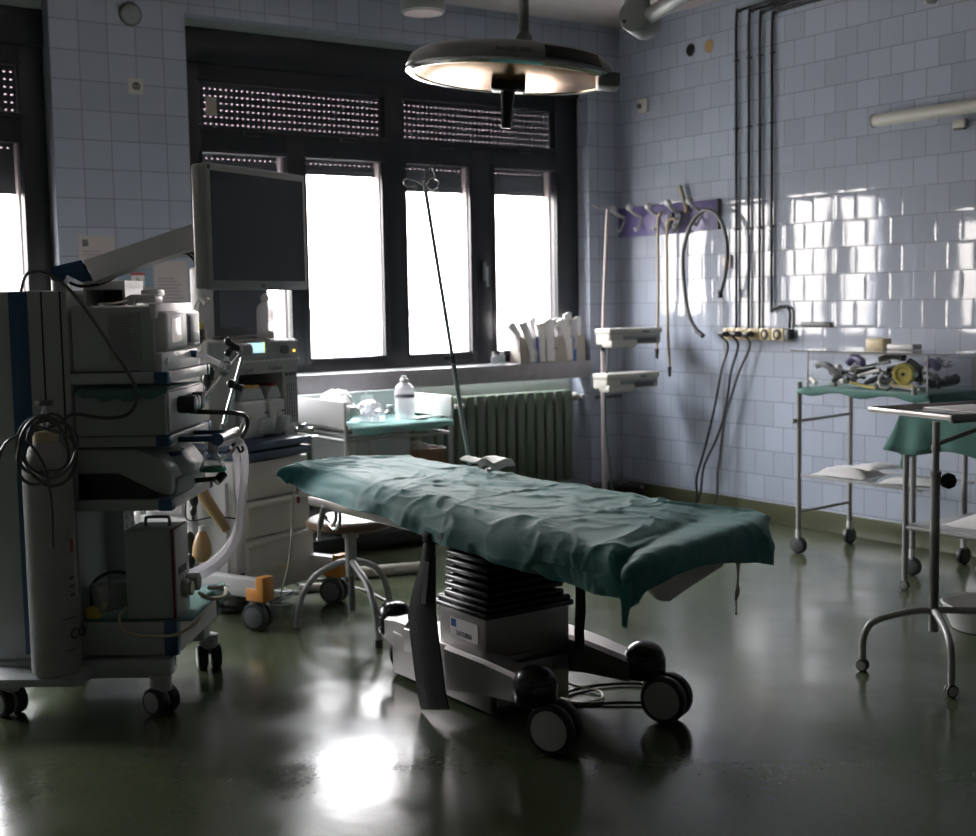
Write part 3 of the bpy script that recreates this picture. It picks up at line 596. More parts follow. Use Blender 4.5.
def wr(p):
    wx = noise.noise(V((p.x*2.2, p.y*2.2, p.z*2.2+4)))*.35; wy = noise.noise(V((p.x*2.2+7, p.y*2.2, p.z*2.2)))*.35
    x, y, z = p.x+wx*.6, p.y+wy*.6, p.z
    def ridge(a, b, c, k): return max(0., 1-abs(noise.noise(V((a, b, c))))*k)
    h = noise.noise(V((x*3.2, y*2.2, z*3)))*.007
    m = max(0., min(1., noise.noise(V((p.x*3+11, p.y*2.1, 1)))*1.6+.55))       # creasing comes in patches
    h += ridge(x*5.5+y*2.5, y*3.0-x*1.2, z*5, 3.2)**3*.0085*m
    h += ridge(x*3.0-y*5.0+5, y*2.2+x*4.5, z*5, 3.4)**3*.0065*(1-m*.5)
    h += ridge(x*13+2, y*7, z*9, 3.0)**3*.0034
    h += ridge(x*8-y*9, y*5+x*9, z*9+3, 3.0)**3*.0030*m
    h += noise.noise(V((x*30, y*17, z*20)))*.0009
    for c in (2.50, 2.62): h += .0035*math.exp(-((p.x-c+.03*math.sin(p.y*2))/.006)**2)   # pressed fold lines
    for c in (2.95, 3.42, 3.95): h += .0035*math.exp(-((p.y-c-.12*(p.x-2.4))/.007)**2)
    return h
nr, nc = len(G), len(G[0]); D = []
for i in range(nr):
    L_ = []
    for j in range(nc):
        du = G[min(i+1, nr-1)][j]-G[max(i-1, 0)][j]; dv = G[i][min(j+1, nc-1)]-G[i][max(j-1, 0)]
        n_ = du.cross(dv); n_ = n_.normalized() if n_.length > 1e-9 else V((0, 0, 1))
        if n_.z < -.2: n_ = -n_
        p = G[i][j]; k = 1.0
        side = max(0, 1-j/40)                                 # hanging side: long soft vertical folds
        f_ = math.sin(p.y*21+2.0*noise.noise(V((p.y*3, 0, 0))))*.009*side*side
        L_.append(p+n_*(wr(p)*k+f_))
    D.append(L_)
dr = MB().grid(D, .0022).build('surgical_drape', 'drape', smooth=180); tag(dr, 'crumpled dark green drape spread over the operating table', 'drape')
# light tie hanging from the far foot corner, spare corner hanging at the near one
p = on(1, 2.50, 738, 562)
MB().grid([[p+V((-.008+.004*math.sin(k), .002*math.cos(k*1.3), -k*.021)), p+V((.010+.006*math.sin(k*1.1)-(.004*k if k > 4 else 0), .010*math.sin(k*.9), -k*.021))] for k in range(8)], .001).build('drape_tie', 'bag', dr)
p = hm[0]
MB().grid([[p+V((-.012, .01, .07)), p+V((.004, -.012, .07)), p+V((.02, 0, .075))], [p+V((-.009, .006, .0)), p+V((0, -.010, 0)), p+V((.014, 0, .01))], [p+V((-.012, .003, -.035)), p+V((-.004, -.008, -.04)), p+V((.005, 0, -.03))]], .002).build('drape_corner', 'drape', dr)
# ---------------------------------------------------------------- straps, cables, IV pole
r = thing('leg_strap', 'wide black strap hanging from the near table rail down to the floor', 'strap', (2.19, 3.5, 0))
S_ = [(428, 538, 10), (427, 552, 13), (425, 572, 17), (422, 592, 23), (420, 615, 28), (424, 650, 28), (429, 690, 28), (433, 710, 28)]
rows_ = []
for x, y, w_ in S_:
    a = on(0, 2.178, x-w_/2, y); c = on(0, 2.178, x+w_/2, y); a.z = max(a.z, .004); c.z = max(c.z, .004)
    rows_.append([a+V((.006, 0, 0)), lerp(a, c, .5)+V((-.004, 0, 0)), c+V((.004, 0, 0))])
MB().grid([refine(q_, 4) for q_ in rows_], .006).build('webbing', 'strap', r)
MB().box((2.172, rows_[0][0].y-.045, .575), (2.215, rows_[0][0].y-.002, .612), .006).build('loop', 'strap', r)
a, c = on(0, 2.168, 427, 562), on(0, 2.168, 424, 604)
MB().grid([[a+V((0, .02, 0)), a+V((0, -.012, 0))], [c+V((0, .02, 0)), c+V((0, -.008, 0))]], .002).build('grey_tab', 'dgrey', r)
r = thing('leg_strap', 'narrow dark strap hanging on the far side of the table column', 'strap', on(1, 3.20, 580, 655))
MB().grid([[on(1, 3.20, 577, 585), on(1, 3.20, 585, 585)], [on(1, 3.19, 577, 610), on(1, 3.19, 586, 610)], [on(1, 3.19, 576, 632), on(1, 3.20, 584, 632)], [on(1, 3.20, 577, 652), on(1, 3.20, 585, 652)]], .008).build('webbing', 'strap', r)
r = thing('floor_cable', 'black and yellow cable looping on the floor between the table casters', 'cable', (2.75, 3.25, 0))
MB().tube([(2.55, 3.36, .06), (2.60, 3.30, .008), (2.75, 3.20, .008), (2.88, 3.10, .008), (2.96, 3.16, .008), (2.94, 3.32, .008), (2.80, 3.40, .008), (2.66, 3.40, .008)], .0055, n=8).build('cord', 'black', r)
MB().tube([(2.57, 3.35, .10), (2.58, 3.33, .03), (2.63, 3.28, .008), (2.72, 3.27, .008), (2.77, 3.34, .01), (2.72, 3.42, .02), (2.66, 3.42, .06)], .0045, n=8).build('earth_cord', 'beige', r)
b0 = V((2.79, 4.12, .655)); tp = at(424, 181, 4.62); dd = tp-b0
r = thing('iv_pole', 'tall thin leaning steel drip pole rising behind the green drape', 'IV pole', b0)
MB().cyl(b0, b0+dd*.42, .0085).build('lower_tube', 'lgrey', r); MB().cyl(b0+dd*.42, tp, .0068).build('upper_rod', 'lgrey', r)
MB().cyl(b0+dd*.415, b0+dd*.44, .013).cyl(b0+dd*.43, b0+dd*.43-cr*.03, .008).build('height_knob', 'dgrey', r)
for k, pts in enumerate(([(424, 186), (416, 181), (406, 179), (404, 184), (409, 188), (416, 185), (417, 191)], [(425, 186), (431, 178), (438, 181), (438, 187), (432, 190), (425, 184)], [(424, 184), (427, 173), (431, 166), (434, 172), (435, 176)])):
    MB().tube([tp+cr*((x-424)*4.62/FPX)-cu*((y-181)*4.62/FPX)+cf*(.015*math.sin(i*1.4+k)) for i, (x, y) in enumerate(pts)], .0028, n=7).build('hook', 'chrome', r)
MB().box(b0+V((-.045, -.02, -.06)), b0+V((.02, .02, .03)), .005).build('clamp', 'steel', r)
p = at(495, 466, 4.75)
r = thing('arm_board', 'white curved arm rest showing just behind the drape', 'arm rest', p)
A_ = refine([at(477, 463, 4.75), at(484, 460, 4.75), at(493, 465, 4.75), at(503, 461, 4.75), at(512, 460, 4.75)], 4)
MB().grid([[q_+V((0, .11, .0)), q_+V((0, .03, -.004)), q_, q_+V((0, -.02, -.02))] for q_ in A_], .008).build('shell', 'bag', r)
MB().cyl(p+V((-.01, .04, -.10)), p+V((0, .04, -.012)), .012).build('stem', 'steel', r)
MB().box((2.745, p.y+.02, .60), (p.x+.01, p.y+.05, p.z-.085), .004).build('bracket', 'steel', r)
# ---------------------------------------------------------------- surgical lamp
LC = V((2.46, 3.375, 2.06))
ld = LC; u = V((.811, -.585, -.075)).normalized()          # along the picture's left-right, slightly down to the right
vback = V((.57, .80, .015)).normalized(); vback = (vback-u*vback.dot(u)).normalized(); nn_ = u.cross(vback)
LF = Matrix.Identity(4)
for i in range(3): LF[i][0] = u[i]; LF[i][1] = vback[i]; LF[i][2] = nn_[i]; LF[i][3] = LC[i]
sl_ = thing('surgical_lamp', 'round ceiling surgical lamp head with black handle over the table', 'surgical lamp', LC)
MB(LF).lathe([(0, .078), (.15, .077), (.24, .072), (.295, .060), (.32, .042), (.330, .022), (.331, .006), (.326, .0), (.318, -.004), (.31, .002)], n=56).build('housing', 'lampb', sl_)
MB(LF).lathe([(.322, .006), (.333, .004), (.334, -.004), (.322, -.012), (.306, -.010), (.306, -.002)], n=56).build('rim', 'chrome', sl_)
MB(LF).lathe([(0, -.020), (.15, -.018), (.26, -.013), (.306, -.006)], n=56).build('lamp_cover', 'lens', sl_)
def patch(a0, a1, r1, z1, r2, z2, name, m, k=14):
    R = [[], []]
    for i in range(k+1):
        a = math.radians(a0+(a1-a0)*i/k); R[0].append((r1*math.cos(a), r1*math.sin(a), z1)); R[1].append((r2*math.cos(a), r2*math.sin(a), z2))
    return MB(LF).grid(R, .004).build(name, m, sl_)
patch(-72, -34, .316, .050, .3345, .014, 'dark_gap_patch', 'black'); patch(184, 206, .305, .046, .3335, .012, 'end_cap', 'black')  # first patch paints in black the darkness of an open gap in the shell
MB(LF).box((.27, -.14, -.035), (.34, -.02, .01), .008).build('side_grip', 'lampb', sl_)
hd = MB(LF).box((-.06, -.05, -.050), (.05, .04, -.012), .01).lathe([(.0, -.03), (.035, -.03), (.05, -.02)], (0, 0, 0)).build('handle_mount', 'black', sl_)
MB(LF).lathe([(.0, -.165), (.014, -.163), (.018, -.155), (.0165, -.145), (.019, -.10), (.022, -.06), (.024, -.04)], (-.005, 0, 0)).build('handle', 'black', hd)
tx = LF @ V((-.10, -.292, .048)); sp_ = LF.to_3x3()
text('Sim.LED 5000', .0185, 'ink', sl_, LF @ V((-.045, -.3335, .022)), sp_ @ V((1, 0.03, 0)), sp_ @ V((0, .35, .94)), name='lettering')
jt = at(524, 42, 4.12); 
MB().cyl(jt-cf*.03-cr*.0, jt+cf*.03, .027, n=24, bev=.003).build('joint', 'lampb', sl_)
MB().cyl(jt, LF @ V((.02, .0, .06)), .017).build('yoke', 'lampb', sl_)
top = V((jt.x+.012, jt.y+.005, ZC)); MB().cyl(jt, top, .0165).build('drop_tube', 'lampb', sl_)
MB().cyl(top-V((0, 0, .06)), top, .09, .11).build('ceiling_cup', 'white', sl_)
p = on(2, 3.0, 423, 8); r = thing('ceiling_lamp', 'small round grey ceiling fitting cut by the top edge', 'light', (p.x, p.y, ZC))
MB().cyl((p.x, p.y, 2.975), (p.x, p.y, 3.14), .125, n=32, bev=.01).build('cup', 'lampb', r); MB().cyl((p.x, p.y, 2.968), (p.x, p.y, 2.974), .11, n=32).build('diffuser', 'guide', r)
p = at(637, 19, 5.4); r = thing('ceiling_pendant', 'grey jointed ceiling arm in the corner of the room', 'arm', p)
MB().cyl(p-cf*.06-cr*.02, p+cf*.07+cr*.05, .070, n=28, bev=.008).build('joint', 'lampb', r)
MB().cyl((p.x, p.y, p.z+.03), (p.x, p.y, ZC), .055, n=24).cyl((p.x, p.y, ZC-.05), (p.x, p.y, ZC), .12, n=28).build('mount', 'lampb', r)
q = at(689, -8, 5.0); MB().cyl(p+cr*.03, q, .033).build('arm_tube', 'lampb', r)
MB().cyl(p-cf*.062-cr*.02+cr*.03+cu*.03, p-cf*.066-cr*.02+cr*.03+cu*.03, .008).cyl(p-cf*.062-cr*.02-cr*.04-cu*.03, p-cf*.066-cr*.02-cr*.04-cu*.03, .008).build('screw', 'black', r)
p = on(0, XR-.2, 931, -3); o = MB().cyl((p.x, p.y, p.z), (p.x, p.y, ZC), .04).ball(p, .04).build('ceiling_fitting', 'grey'); tag(o, 'small dark fitting at the top edge above the tube light', 'fitting')
# ---------------------------------------------------------------- equipment cart on the left
TO = V((1.455, 4.43, 0)); TF = frame(TO, -36.87); TFd = V((.8, -.6, 0)); TSd = V((.6, .8, 0))
def tw(x, y, z): return TF @ V((x, y, z))
def ts(px, py, off=-.25): return onp(TO+TSd*off, TSd, px, py)      # on the cart's near side plane
def tfp(px, py, off=.25): return onp(TO+TFd*off, TFd, px, py)
ct = thing('equipment_cart', 'tall grey equipment cart with blue corners loaded with devices, at the left edge', 'cart', TO)
MB(TF).box((-.40, -.27, .118), (.275, -.17, .182), .012).box((-.40, .19, .118), (.275, .28, .182), .012).box((-.30, -.2, .13), (-.12, .22, .175), .006).box((-.40, -.42, .135), (.03, -.25, .165), .012).build('base_frame', 'cart', ct)
MB(TF).box((-.34, -.25, .18), (-.018, .24, 1.408), .012).build('column', 'cart', ct)
for a, b in ((-.212, -.150),): MB(TF).box((a, -.2535, .2), (b, -.245, 1.405), .002).build('blue_stripe', 'navy', ct)
g = MB(TF)
for x in (-.335, -.103, -.041): g.box((x-.003, -.252, .2), (x+.003, -.245, 1.405))
g.build('groove', 'black', ct)
MB(TF).box((-.02, .02, .30), (.05, .14, 1.10), .004).build('rear_post', 'cart', ct)
gp = MB(TF)
for k in range(14): gp.box((.048, .045, .36+k*.035), (.0515, .055, .375+k*.035)).box((.048, .105, .36+k*.035), (.0515, .115, .375+k*.035))
gp.build('slot', 'dgrey', ct)
def shelf(z0, z1, xm, ym=.29, corner=.04, name='shelf'):
    s = MB(TF).box((-.02, -.25, z0), (xm-.012, ym, z1), .004).build(name, 'cart', ct)
    MB(TF).box((xm-corner-.005, -.256, z0-.002), (xm+.002, -.21, z1+.002), .006).build('corner_block', 'navy', s); MB(TF).box((xm-.04, ym-.03, z0-.002), (xm+.002, ym+.008, z1+.002), .006).build('corner_block', 'navy', s)
    MB(TF).box((xm-.012, -.215, z0), (xm, ym-.03, z1), .004).build('front_strip', 'white', s)
    return s
shelf(1.10, 1.136, .302, .30); s2 = shelf(.893, .926, .300, .30); shelf(.680, .716, .300, .29); pf = shelf(.194, .306, .302, .31, name='lower_shelf')
MB(TF).cyl((.44, -.17, .905), (.44, .10, .905), .0165).build('front_handle', 'steel', s2)
MB(TF).cyl((.44, -.175, .905), (.44, -.165, .905), .021).build('handle_cap', 'navy', s2)
MB(TF).box((.30, -.15, .895), (.44, -.13, .915), .004).box((.30, .05, .895), (.44, .07, .915), .004).box((.30, -.12, .893), (.40, .06, .903), .002).build('handle_bracket', 'navy', s2)
MB(TF).tube([(.43, -.12, .89), (.42, -.11, .845), (.43, -.05, .830), (.45, .04, .86), (.46, .12, .93)], .005).build('wire_loop', 'hosew', s2)
for k, (wx, wy, dg) in enumerate(((1.08, 4.38, 20), (1.49, 4.07, 20), (1.83, 4.48, 20), (1.43, 4.80, 60))):
    caster(ct, (wx, wy, 0), dg-(35 if k == 2 else 0), .047, .08, top=.13, hub='lgrey', body='lgrey')
# gas cylinder strapped to the column
cy = tw(-.075, -.342, .165); r = thing('gas_cylinder', 'scuffed grey gas cylinder standing on the cart base beside the column', 'gas cylinder', cy)
MB().lathe([(0, 0), (.068, 0), (.076, .008), (.078, .03), (.078, .66), (.074, .70), (.060, .735), (.036, .76), (.034, .765), (0, .766)], cy, n=36).build('body', 'cyl', r)
MB().lathe([(.037, .757), (.040, .76), (.040, .79), (.036, .795), (0, .795)], cy).build('neck_ring', 'sock', r)
v = MB().cyl(cy+V((0, 0, .79)), cy+V((0, 0, .86)), .014).cyl(cy+cr*.045+V((0, 0, .825)), cy-cr*.02+V((0, 0, .825)), .013).cyl(cy+V((0, 0, .85)), cy+V((0, 0, .885)), .009).build('valve', 'chrome', r)
MB().cyl(cy+V((0, 0, .875)), cy+V((0, 0, .892)), .030, n=8, bev=.004).build('handwheel', 'dgrey', v)
mk_ = MB(); fd = (V((0, 0, 1.35))-cy); fd.z = 0; fd.normalize(); sdv = V((-fd.y, fd.x, 0))
def onc(a, z, rr=.0792): return cy+fd*rr*math.cos(a)+sdv*rr*math.sin(a)+V((0, 0, z))
for a0, a1, z0, z1, m in ((.85, 1.02, .40, .445, 'brightred'), (.62, 1.05, .27, .325, 'ink')):
    MB().grid([[onc(a0+(a1-a0)*k/4, z) for k in range(5)] for z in (z0, z1)], .0006).build('mark', m, r) if m != 'ink' else None
for zz in (.325, .298, .27):
    MB().grid([[onc(.72+.3*k/4, z) for k in range(5)] for z in (zz, zz-.012)], .0006).build('mark', 'inkg', r)
text('CO', .05, 'ink', r, onc(.62, .118, .0796), (onc(1.0, .1)-onc(.62, .1)), (0, 0, 1), name='stencil')
for (a_, w_, za, zb) in ((.30, .7, .192, .187), (.35, .6, .088, .084)): MB().grid([[onc(a_+w_*k/6, z) for k in range(7)] for z in (za, zb)], .0005).build('stencil_line', 'inkg', r)
# hose coiled over the cylinder
hc = cy+fd*.085+V((0, 0, .74)); r = thing('hose_coil', 'grey hose coiled over the valve of the gas cylinder', 'hose', hc)
P_ = []
for i in range(52):
    a = i/12*2*PI+1.2; rr = .082+.016*math.sin(i*.7); P_.append(hc+cr*(rr*math.cos(a)+.006*math.sin(i))+cu*(rr*1.15*math.sin(a)-.01*math.cos(i*1.3))+fd*(.012*math.sin(i*.9)+.006*(i/12)))
MB().tube(P_, .0055, n=7, sm=3).tube([P_[-1], P_[-1]+cr*.05-cu*.08, P_[-1]+cr*.075-cu*.20, P_[-1]+cr*.08-cu*.34], .0048, n=7).build('coil', 'hose', r)
MB().tube([P_[0], hc-cr*.13+cu*.02, hc-cr*.155-cu*.15, hc-cr*.17-cu*.40], .0048, n=7).build('hose_tail', 'hose', r)
# cable from the column top
r = thing('cable', 'grey cable arching from the top of the cart column past the ventilator', 'cable', tw(-.2, -.20, 1.41))
C_ = [(25, 284), (26, 275), (38, 271), (52, 276), (68, 288), (90, 315), (110, 345), (128, 372), (137, 396), (128, 414), (105, 418), (75, 414), (62, 420)]
MB().tube([tw(-.19, -.20, 1.405)]+[ts(x, y, -.275) for x, y in C_[1:]], .0055, n=7).build('cord', 'hose', r)
# --- ventilator (upper device)
r = thing('ventilator', 'grey ventilator with white front and lit screen, on the top shelf of the cart', 'ventilator', tw(.13, 0, 1.137))
MB(TF).box((-.012, -.245, 1.137), (.262, .215, 1.352), .01).box((-.005, -.235, 1.352), (.06, .2, 1.356)).build('housing', 'cart', r)
fr = MB(TF).box((.25, -.225, 1.205), (.300, .20, 1.335), .014, 3).box((.255, -.242, 1.137), (.285, .212, 1.20), .006).box((.245, -.246, 1.31), (.272, .212, 1.362), .01).build('front_bezel', 'white', r)
MB(TF).box((.2985, -.175, 1.232), (.3025, -.06, 1.312), .003).build('display', 'lcd2', fr)
MB(TF).box((.2985, .02, 1.215), (.3015, .17, 1.325), .002).box((.298, .04, 1.225), (.306, .15, 1.315), .003).build('knob_panel', 'dgrey', fr)
MB(TF).cyl((.284, -.2, 1.17), (.29, -.2, 1.17), .012).build('outlet_port', 'chrome', fr)
MB(TF).box((.11, -.2465, 1.165), (.222, -.2452, 1.333)).build('instruction_label', 'pap2', r, smooth=0)
MB(TF).box((-.02, -.2464, 1.14), (.21, -.2455, 1.1425)).build('seam', 'black', r)
r = thing('humidifier', 'small white plastic clip unit lying on top of the ventilator', 'device', tw(.2, -.1, 1.362))
MB(TF).box((.15, -.14, 1.363), (.24, -.05, 1.392), .006).box((.185, -.12, 1.385), (.245, -.04, 1.408), .006).cyl((.155, -.145, 1.372), (.155, -.10, 1.372), .016).build('body', 'white', r)
MB(TF).tube([(.15, -.14, 1.372), (.12, -.2, 1.364), (.08, -.235, 1.362)], .004).build('cord', 'hosew', r)
# cubicle behind the arm
r = thing('arm_box', 'small open white box on the cart top under the blue arm bracket', 'box', tw(.02, 0, 1.352))
a, b = ts(69, 288, -.05), ts(110, 308, -.05)
MB(TF).box((-.015, -.1, 1.357), (-.006, .1, 1.44)).box((.118, -.1, 1.357), (.127, .1, 1.44)).box((-.015, -.1, 1.41), (.127, .1, 1.44), .004).box((-.01, .08, 1.357), (.12, .1, 1.44)).build('shell', 'white', r)
MB(TF).box((-.006, .075, 1.357), (.118, .08, 1.41)).build('dark_inside', 'dgrey', r)
# --- second device and cloth
r = thing('gas_monitor', 'plain grey boxy device on the second shelf of the cart, green cloth over it', 'device', tw(.13, 0, .927))
MB(TF).box((-.012, -.245, .927), (.292, .22, 1.078), .008).build('housing', 'cart', r)
MB(TF).box((.29, -.235, .935), (.30, .21, 1.07), .004).build('front_panel', 'white', r)
kb = MB(TF).cyl((.30, -.12, 1.02), (.36, -.12, 1.02), .03, bev=.004).cyl((.30, -.02, 1.02), (.345, -.02, 1.02), .026, bev=.004).box((.30, .05, .99), (.335, .10, 1.05), .004).build('knob', 'black', r)
o = MB(); R_ = []
for i in range(14):
    t = i/13; x = .0+.30*t; R_.append([tw(x, .1, 1.082+.004*math.sin(i)), tw(x, -.235, 1.082+.003*math.sin(i*1.7)), tw(x+.003*math.sin(i*2), -.256, 1.076), tw(x, -.259, 1.068-.03*max(0, math.sin(t*PI))**.6*(.7+.3*math.sin(i*1.9)))])
o.grid(R_, .003); o = o.build('cloth', 'drape2', smooth=180); tag(o, 'dark green cloth squashed under the top shelf of the cart', 'cloth')
# --- rounded patient monitor
r = thing('patient_monitor', 'rounded grey device with domed front on the third shelf of the cart', 'device', tw(.13, 0, .717))
MB(TF).prism([(-.02, .80), (.12, .80), (.235, .742), (.285, .722), (.300, .74), (.300, .80), (.26, .855), (.18, .885), (-.02, .888)], -.235, .20, 1, .014).build('housing', 'cart', r)
MB(TF).lathe([(.0, .075), (.07, .07), (.11, .05), (.136, .02), (.142, 0), (.137, -.02), (.10, -.05), (0, -.055)], (.185, -.04, .80), n=40).build('dome', 'lgrey', r)
MB(TF).lathe([(.100, .0585), (.110, .0525), (.118, .045)], (.185, -.04, .80), n=40).build('blue_ring', 'navy', r)
MB(TF).box((-.015, -.225, .717), (.24, .19, .80)).build('dark_base', 'black', r)
MB(TF).prism([(.18, .72), (.305, .72), (.315, .78), (.21, .78)], -.2, .12, 1, .012).build('front_panel', 'grey', r)
MB(TF).cyl((.315, .0, .745), (.385, .04, .745), .009).cyl((.38, .03, .735), (.40, .06, .76), .016).build('connector', 'black', r)
# --- small suction box on the lowest shelf
r = thing('suction_unit', 'upright grey metal box with red edge and top handle on the lowest cart shelf', 'device', tw(.21, -.13, .312))
MB(TF).box((.132, -.235, .314), (.287, -.07, .612), .003).build('housing', 'cart', r)
MB(TF).box((.287, -.237, .312), (.294, -.068, .614), .002).build('red_edge', 'red', r)
fp = MB(TF).box((.294, -.232, .316), (.300, -.072, .61), .002).build('front_panel', 'lgrey', r)
for q_ in (-.19, -.155, -.12): MB(TF).box((.299, q_-.011, .455), (.3015, q_+.011, .478)).build('marking', 'ink', fp, smooth=0)
MB(TF).cyl((.299, -.16, .40), (.322, -.16, .40), .032, bev=.005).cyl((.32, -.16, .40), (.335, -.16, .40), .024).build('gauge', 'steel', fp)
MB(TF).cyl((.299, -.105, .41), (.345, -.105, .41), .030, n=28, bev=.006).build('knob', 'lgrey', fp)
MB(TF).tube([(.18, -.15, .608), (.18, -.15, .636), (.19, -.15, .643), (.25, -.15, .643), (.26, -.15, .636), (.26, -.15, .608)], .0055, sm=3).build('handle', 'dgrey', r)
MB(TF).tube([(.34, -.1, .37), (.385, -.14, .36), (.41, -.05, .345), (.39, .06, .35), (.34, .02, .36)], .007).build('hose', 'beige', r)
o = MB(TF).tube([(.14, -.27, .36), (.115, -.27, .33), (.13, -.275, .285), (.20, -.275, .265), (.30, -.27, .268), (.36, -.25, .30), (.37, -.17, .318)], .0055).build('suction_hose', 'beige'); tag(o, 'beige hose looping over the near edge of the lowest cart shelf', 'hose')
R_ = []
for i in range(16):
    t = i/15; x = -.01+.36*t; R_.append([tw(x, y, .309+.006*abs(noise.noise(V((x*14, y*9, 2))))+(0 if x < .31 else -.0)) for y in (-.245, -.2, -.15, -.1, 0, .1, .2, .28)])
o = MB().grid(R_, .004).build('cloth', 'drape2', smooth=180); tag(o, 'green cloth spread on the lowest cart shelf', 'cloth')
R_ = []
for i in range(9):
    t = i/8; R_.append([tw(.30+.07*t, y, .315+.02*math.sin(t*3)+.008*math.sin(y*40+i)-.03*t*t) for y in (.06, .1, .15, .2, .24)])
o = MB().grid(R_, .004).build('cloth', 'drape2', smooth=180); tag(o, 'corner of green cloth sticking out over the front edge of the lowest cart shelf', 'cloth')
r = thing('suction_jar', 'clear plastic suction jar lying on the lowest cart shelf', 'jar', tw(.06, -.15, .315))
c0_ = tw(.02, -.20, .375); c1_ = tw(.125, -.12, .385)
MB().cyl(c0_, c1_, .052, .048, n=28, bev=.004).build('jar', 'plas', r); MB().cyl(c0_-(c1_-c0_).normalized()*.012, c0_, .055, n=28, bev=.003).build('lid', 'plas', r)
o = MB(TF).tube([(-.0, -.2, .33), (.0, -.18, .42), (.05, -.16, .455), (.11, -.15, .45), (.13, -.12, .42)], .006).build('suction_hose', 'black'); tag(o, 'black hose arching behind the clear suction jar', 'hose')
o = MB(TF).box((-.01, -.24, .315), (.035, -.14, .352), .006).build('yellow_block', 'yellow'); tag(o, 'small yellow block at the foot of the cart column', 'box')
# --- flat monitor on its arm
Hd = V((.879, .477, 0)); BN = V((-.477, .879, 0)); TLm = at(205, 161.5, 3.95); q = onp(TLm, BN, 305, 177); Wm = (q-TLm).dot(Hd); bt = onp(TLm, BN, 205, 290); Hm = TLm.z-bt.z
MF = frame((TLm.x, TLm.y, TLm.z-Hm), 28.5)
r = thing('flat_monitor', 'large white-framed flat monitor on the swing arm in front of the window', 'monitor', MF @ V((Wm/2, 0, 0)))
MB(MF).box((0, 0, 0), (Wm, .022, Hm), .008, 3).box((-.012, .012, .004), (Wm-.01, .05, Hm-.004), .01, 3).build('housing', 'white', r)
MB(MF).box((.022, -.0015, .030), (Wm-.020, .004, Hm-.024)).build('screen', 'screen', r, smooth=0)
MB(MF).box((.008, -.0012, Hm-.02), (.022, .003, Hm-.006), .001).build('badge', 'wood', r)
text('EIZO', .011, 'inkg', r, MF @ V((Wm*.49, -.0008, .011)), Hd, (0, 0, 1), name='lettering')
MB(MF).box((.2, .05, .12), (.36, .085, .28), .01).build('rear_mount', 'lgrey', r)
A0 = tw(-.10, -.02, 1.385)
p1, p2 = at(88, 263, 4.25), at(196, 222, 4.02)
ra = thing('monitor_arm', 'long grey swing arm with blue base bracket carrying the flat monitor', 'arm', A0)
pt = [at(x, y, 4.38-(x-60)/140*.30) for x, y in ((86, 262), (196, 225), (198, 249), (120, 274), (97, 283), (92, 272))]
dn = cf*.035
MB().quadbox([p-dn for p in pt], cf, .07).build('boom', 'lgrey', ra, smooth=20)
pb = [at(x, y, 4.37) for x, y in ((54, 268), (84, 261), (91, 272), (97, 281), (84, 283), (76, 279), (70, 276), (66, 283), (54, 281))]
MB().quadbox([p-cf*.03 for p in pb], cf, .075).build('base_bracket', 'navy', ra, smooth=20)
c = at(88, 265.5, 4.30); MB().cyl(c-cf*.008, c+cf*.02, .013).build('pivot_cap', 'black', ra)
MB().tube([at(x, y, 4.33) for x, y in ((70, 283), (80, 286), (95, 285), (108, 281), (118, 275))], .005).build('cable', 'black', ra)
MB().tube([at(x, y, 4.12) for x, y in ((180, 253), (188, 254), (196, 262), (200, 265))], .0045).tube([at(x, y, 4.12) for x, y in ((183, 252), (190, 252), (198, 258), (202, 260))], .0045).build('cable', 'black', ra)
j = at(60, 277, 4.42); MB().cyl((j.x, j.y, 1.40), (j.x, j.y, j.z), .03).build('post', 'lgrey', ra)
e_ = MF @ V((.28, .085, .20)); MB().cyl(at(196, 237, 4.08), e_, .028, n=18).build('wrist', 'lgrey', ra)
# ---------------------------------------------------------------- anaesthesia machine
AO = V((2.2, 5.05, 0)); AF = frame(AO, 22); AW = V((math.cos(math.radians(22)), math.sin(math.radians(22)), 0)); AN = V((AW.y, -AW.x, 0))
def aw(x, y, z): return AF @ V((x, y, z))
def ap(px, py, y=0): return onp(AO-AN*y, AN, px, py)
am = thing('anaesthesia_machine', 'cream anaesthesia machine with drawers and orange bumpers, left of the window cart', 'anaesthesia machine', AO)
MB(AF).box((.02, .02, .20), (.50, .62, .686), .012).box((.0, .05, .12), (.08, .62, .60), .01).build('cabinet', 'white', am)
for z0, z1, x1, lip in ((.100, .345, .495, 1), (.350, .512, .475, 1), (.517, .680, .470, 0)):
    d_ = MB(AF).box((.078, -.004, z0), (x1, .03, z1-.004), .006)
    if lip: d_.box((.074, -.028, z1-.032), (x1+.012, .01, z1-.004), .012, 3)
    d_ = d_.build('drawer', 'cream', am)
    MB(AF).box((.24, -.006, z0+.085), (.33, -.003, z0+.10), .001).build('grip', 'sock' if z0 < .2 else 'cream', d_)
MB(AF).box((.03, -.03, .688), (.475, .6, .722), .008).build('pull_out_table', 'blue', am); MB(AF).box((.02, -.03, .728), (.47, .6, .762), .008).build('worktop', 'blue', am)
for x, y0, nm in ((-.035, -.20, 1), (.495, -.17, 1)):
    MB(AF).box((x-.028, y0+.01, .135), (x+.028, .60, .215), .008).build('base_leg', 'white', am)
    MB(AF).prism([(y0-.014, .125), (y0+.085, .125), (y0+.085, .178), (y0+.030, .178), (y0+.030, .228), (y0-.014, .228)], x-.034, x+.034, 0, .005).build('bumper', 'orange', am)
    w_ = aw(x, y0+.05, 0); caster(am, (w_.x, w_.y, 0), 22+12, .058, .075, top=.14, hub='dgrey', body='dgrey')
caster(am, aw(-.035, .5, 0), 30, .058, .075, top=.14, hub='dgrey', body='dgrey'); caster(am, aw(.495, .5, 0), 30, .058, .075, top=.14, hub='dgrey', body='dgrey')
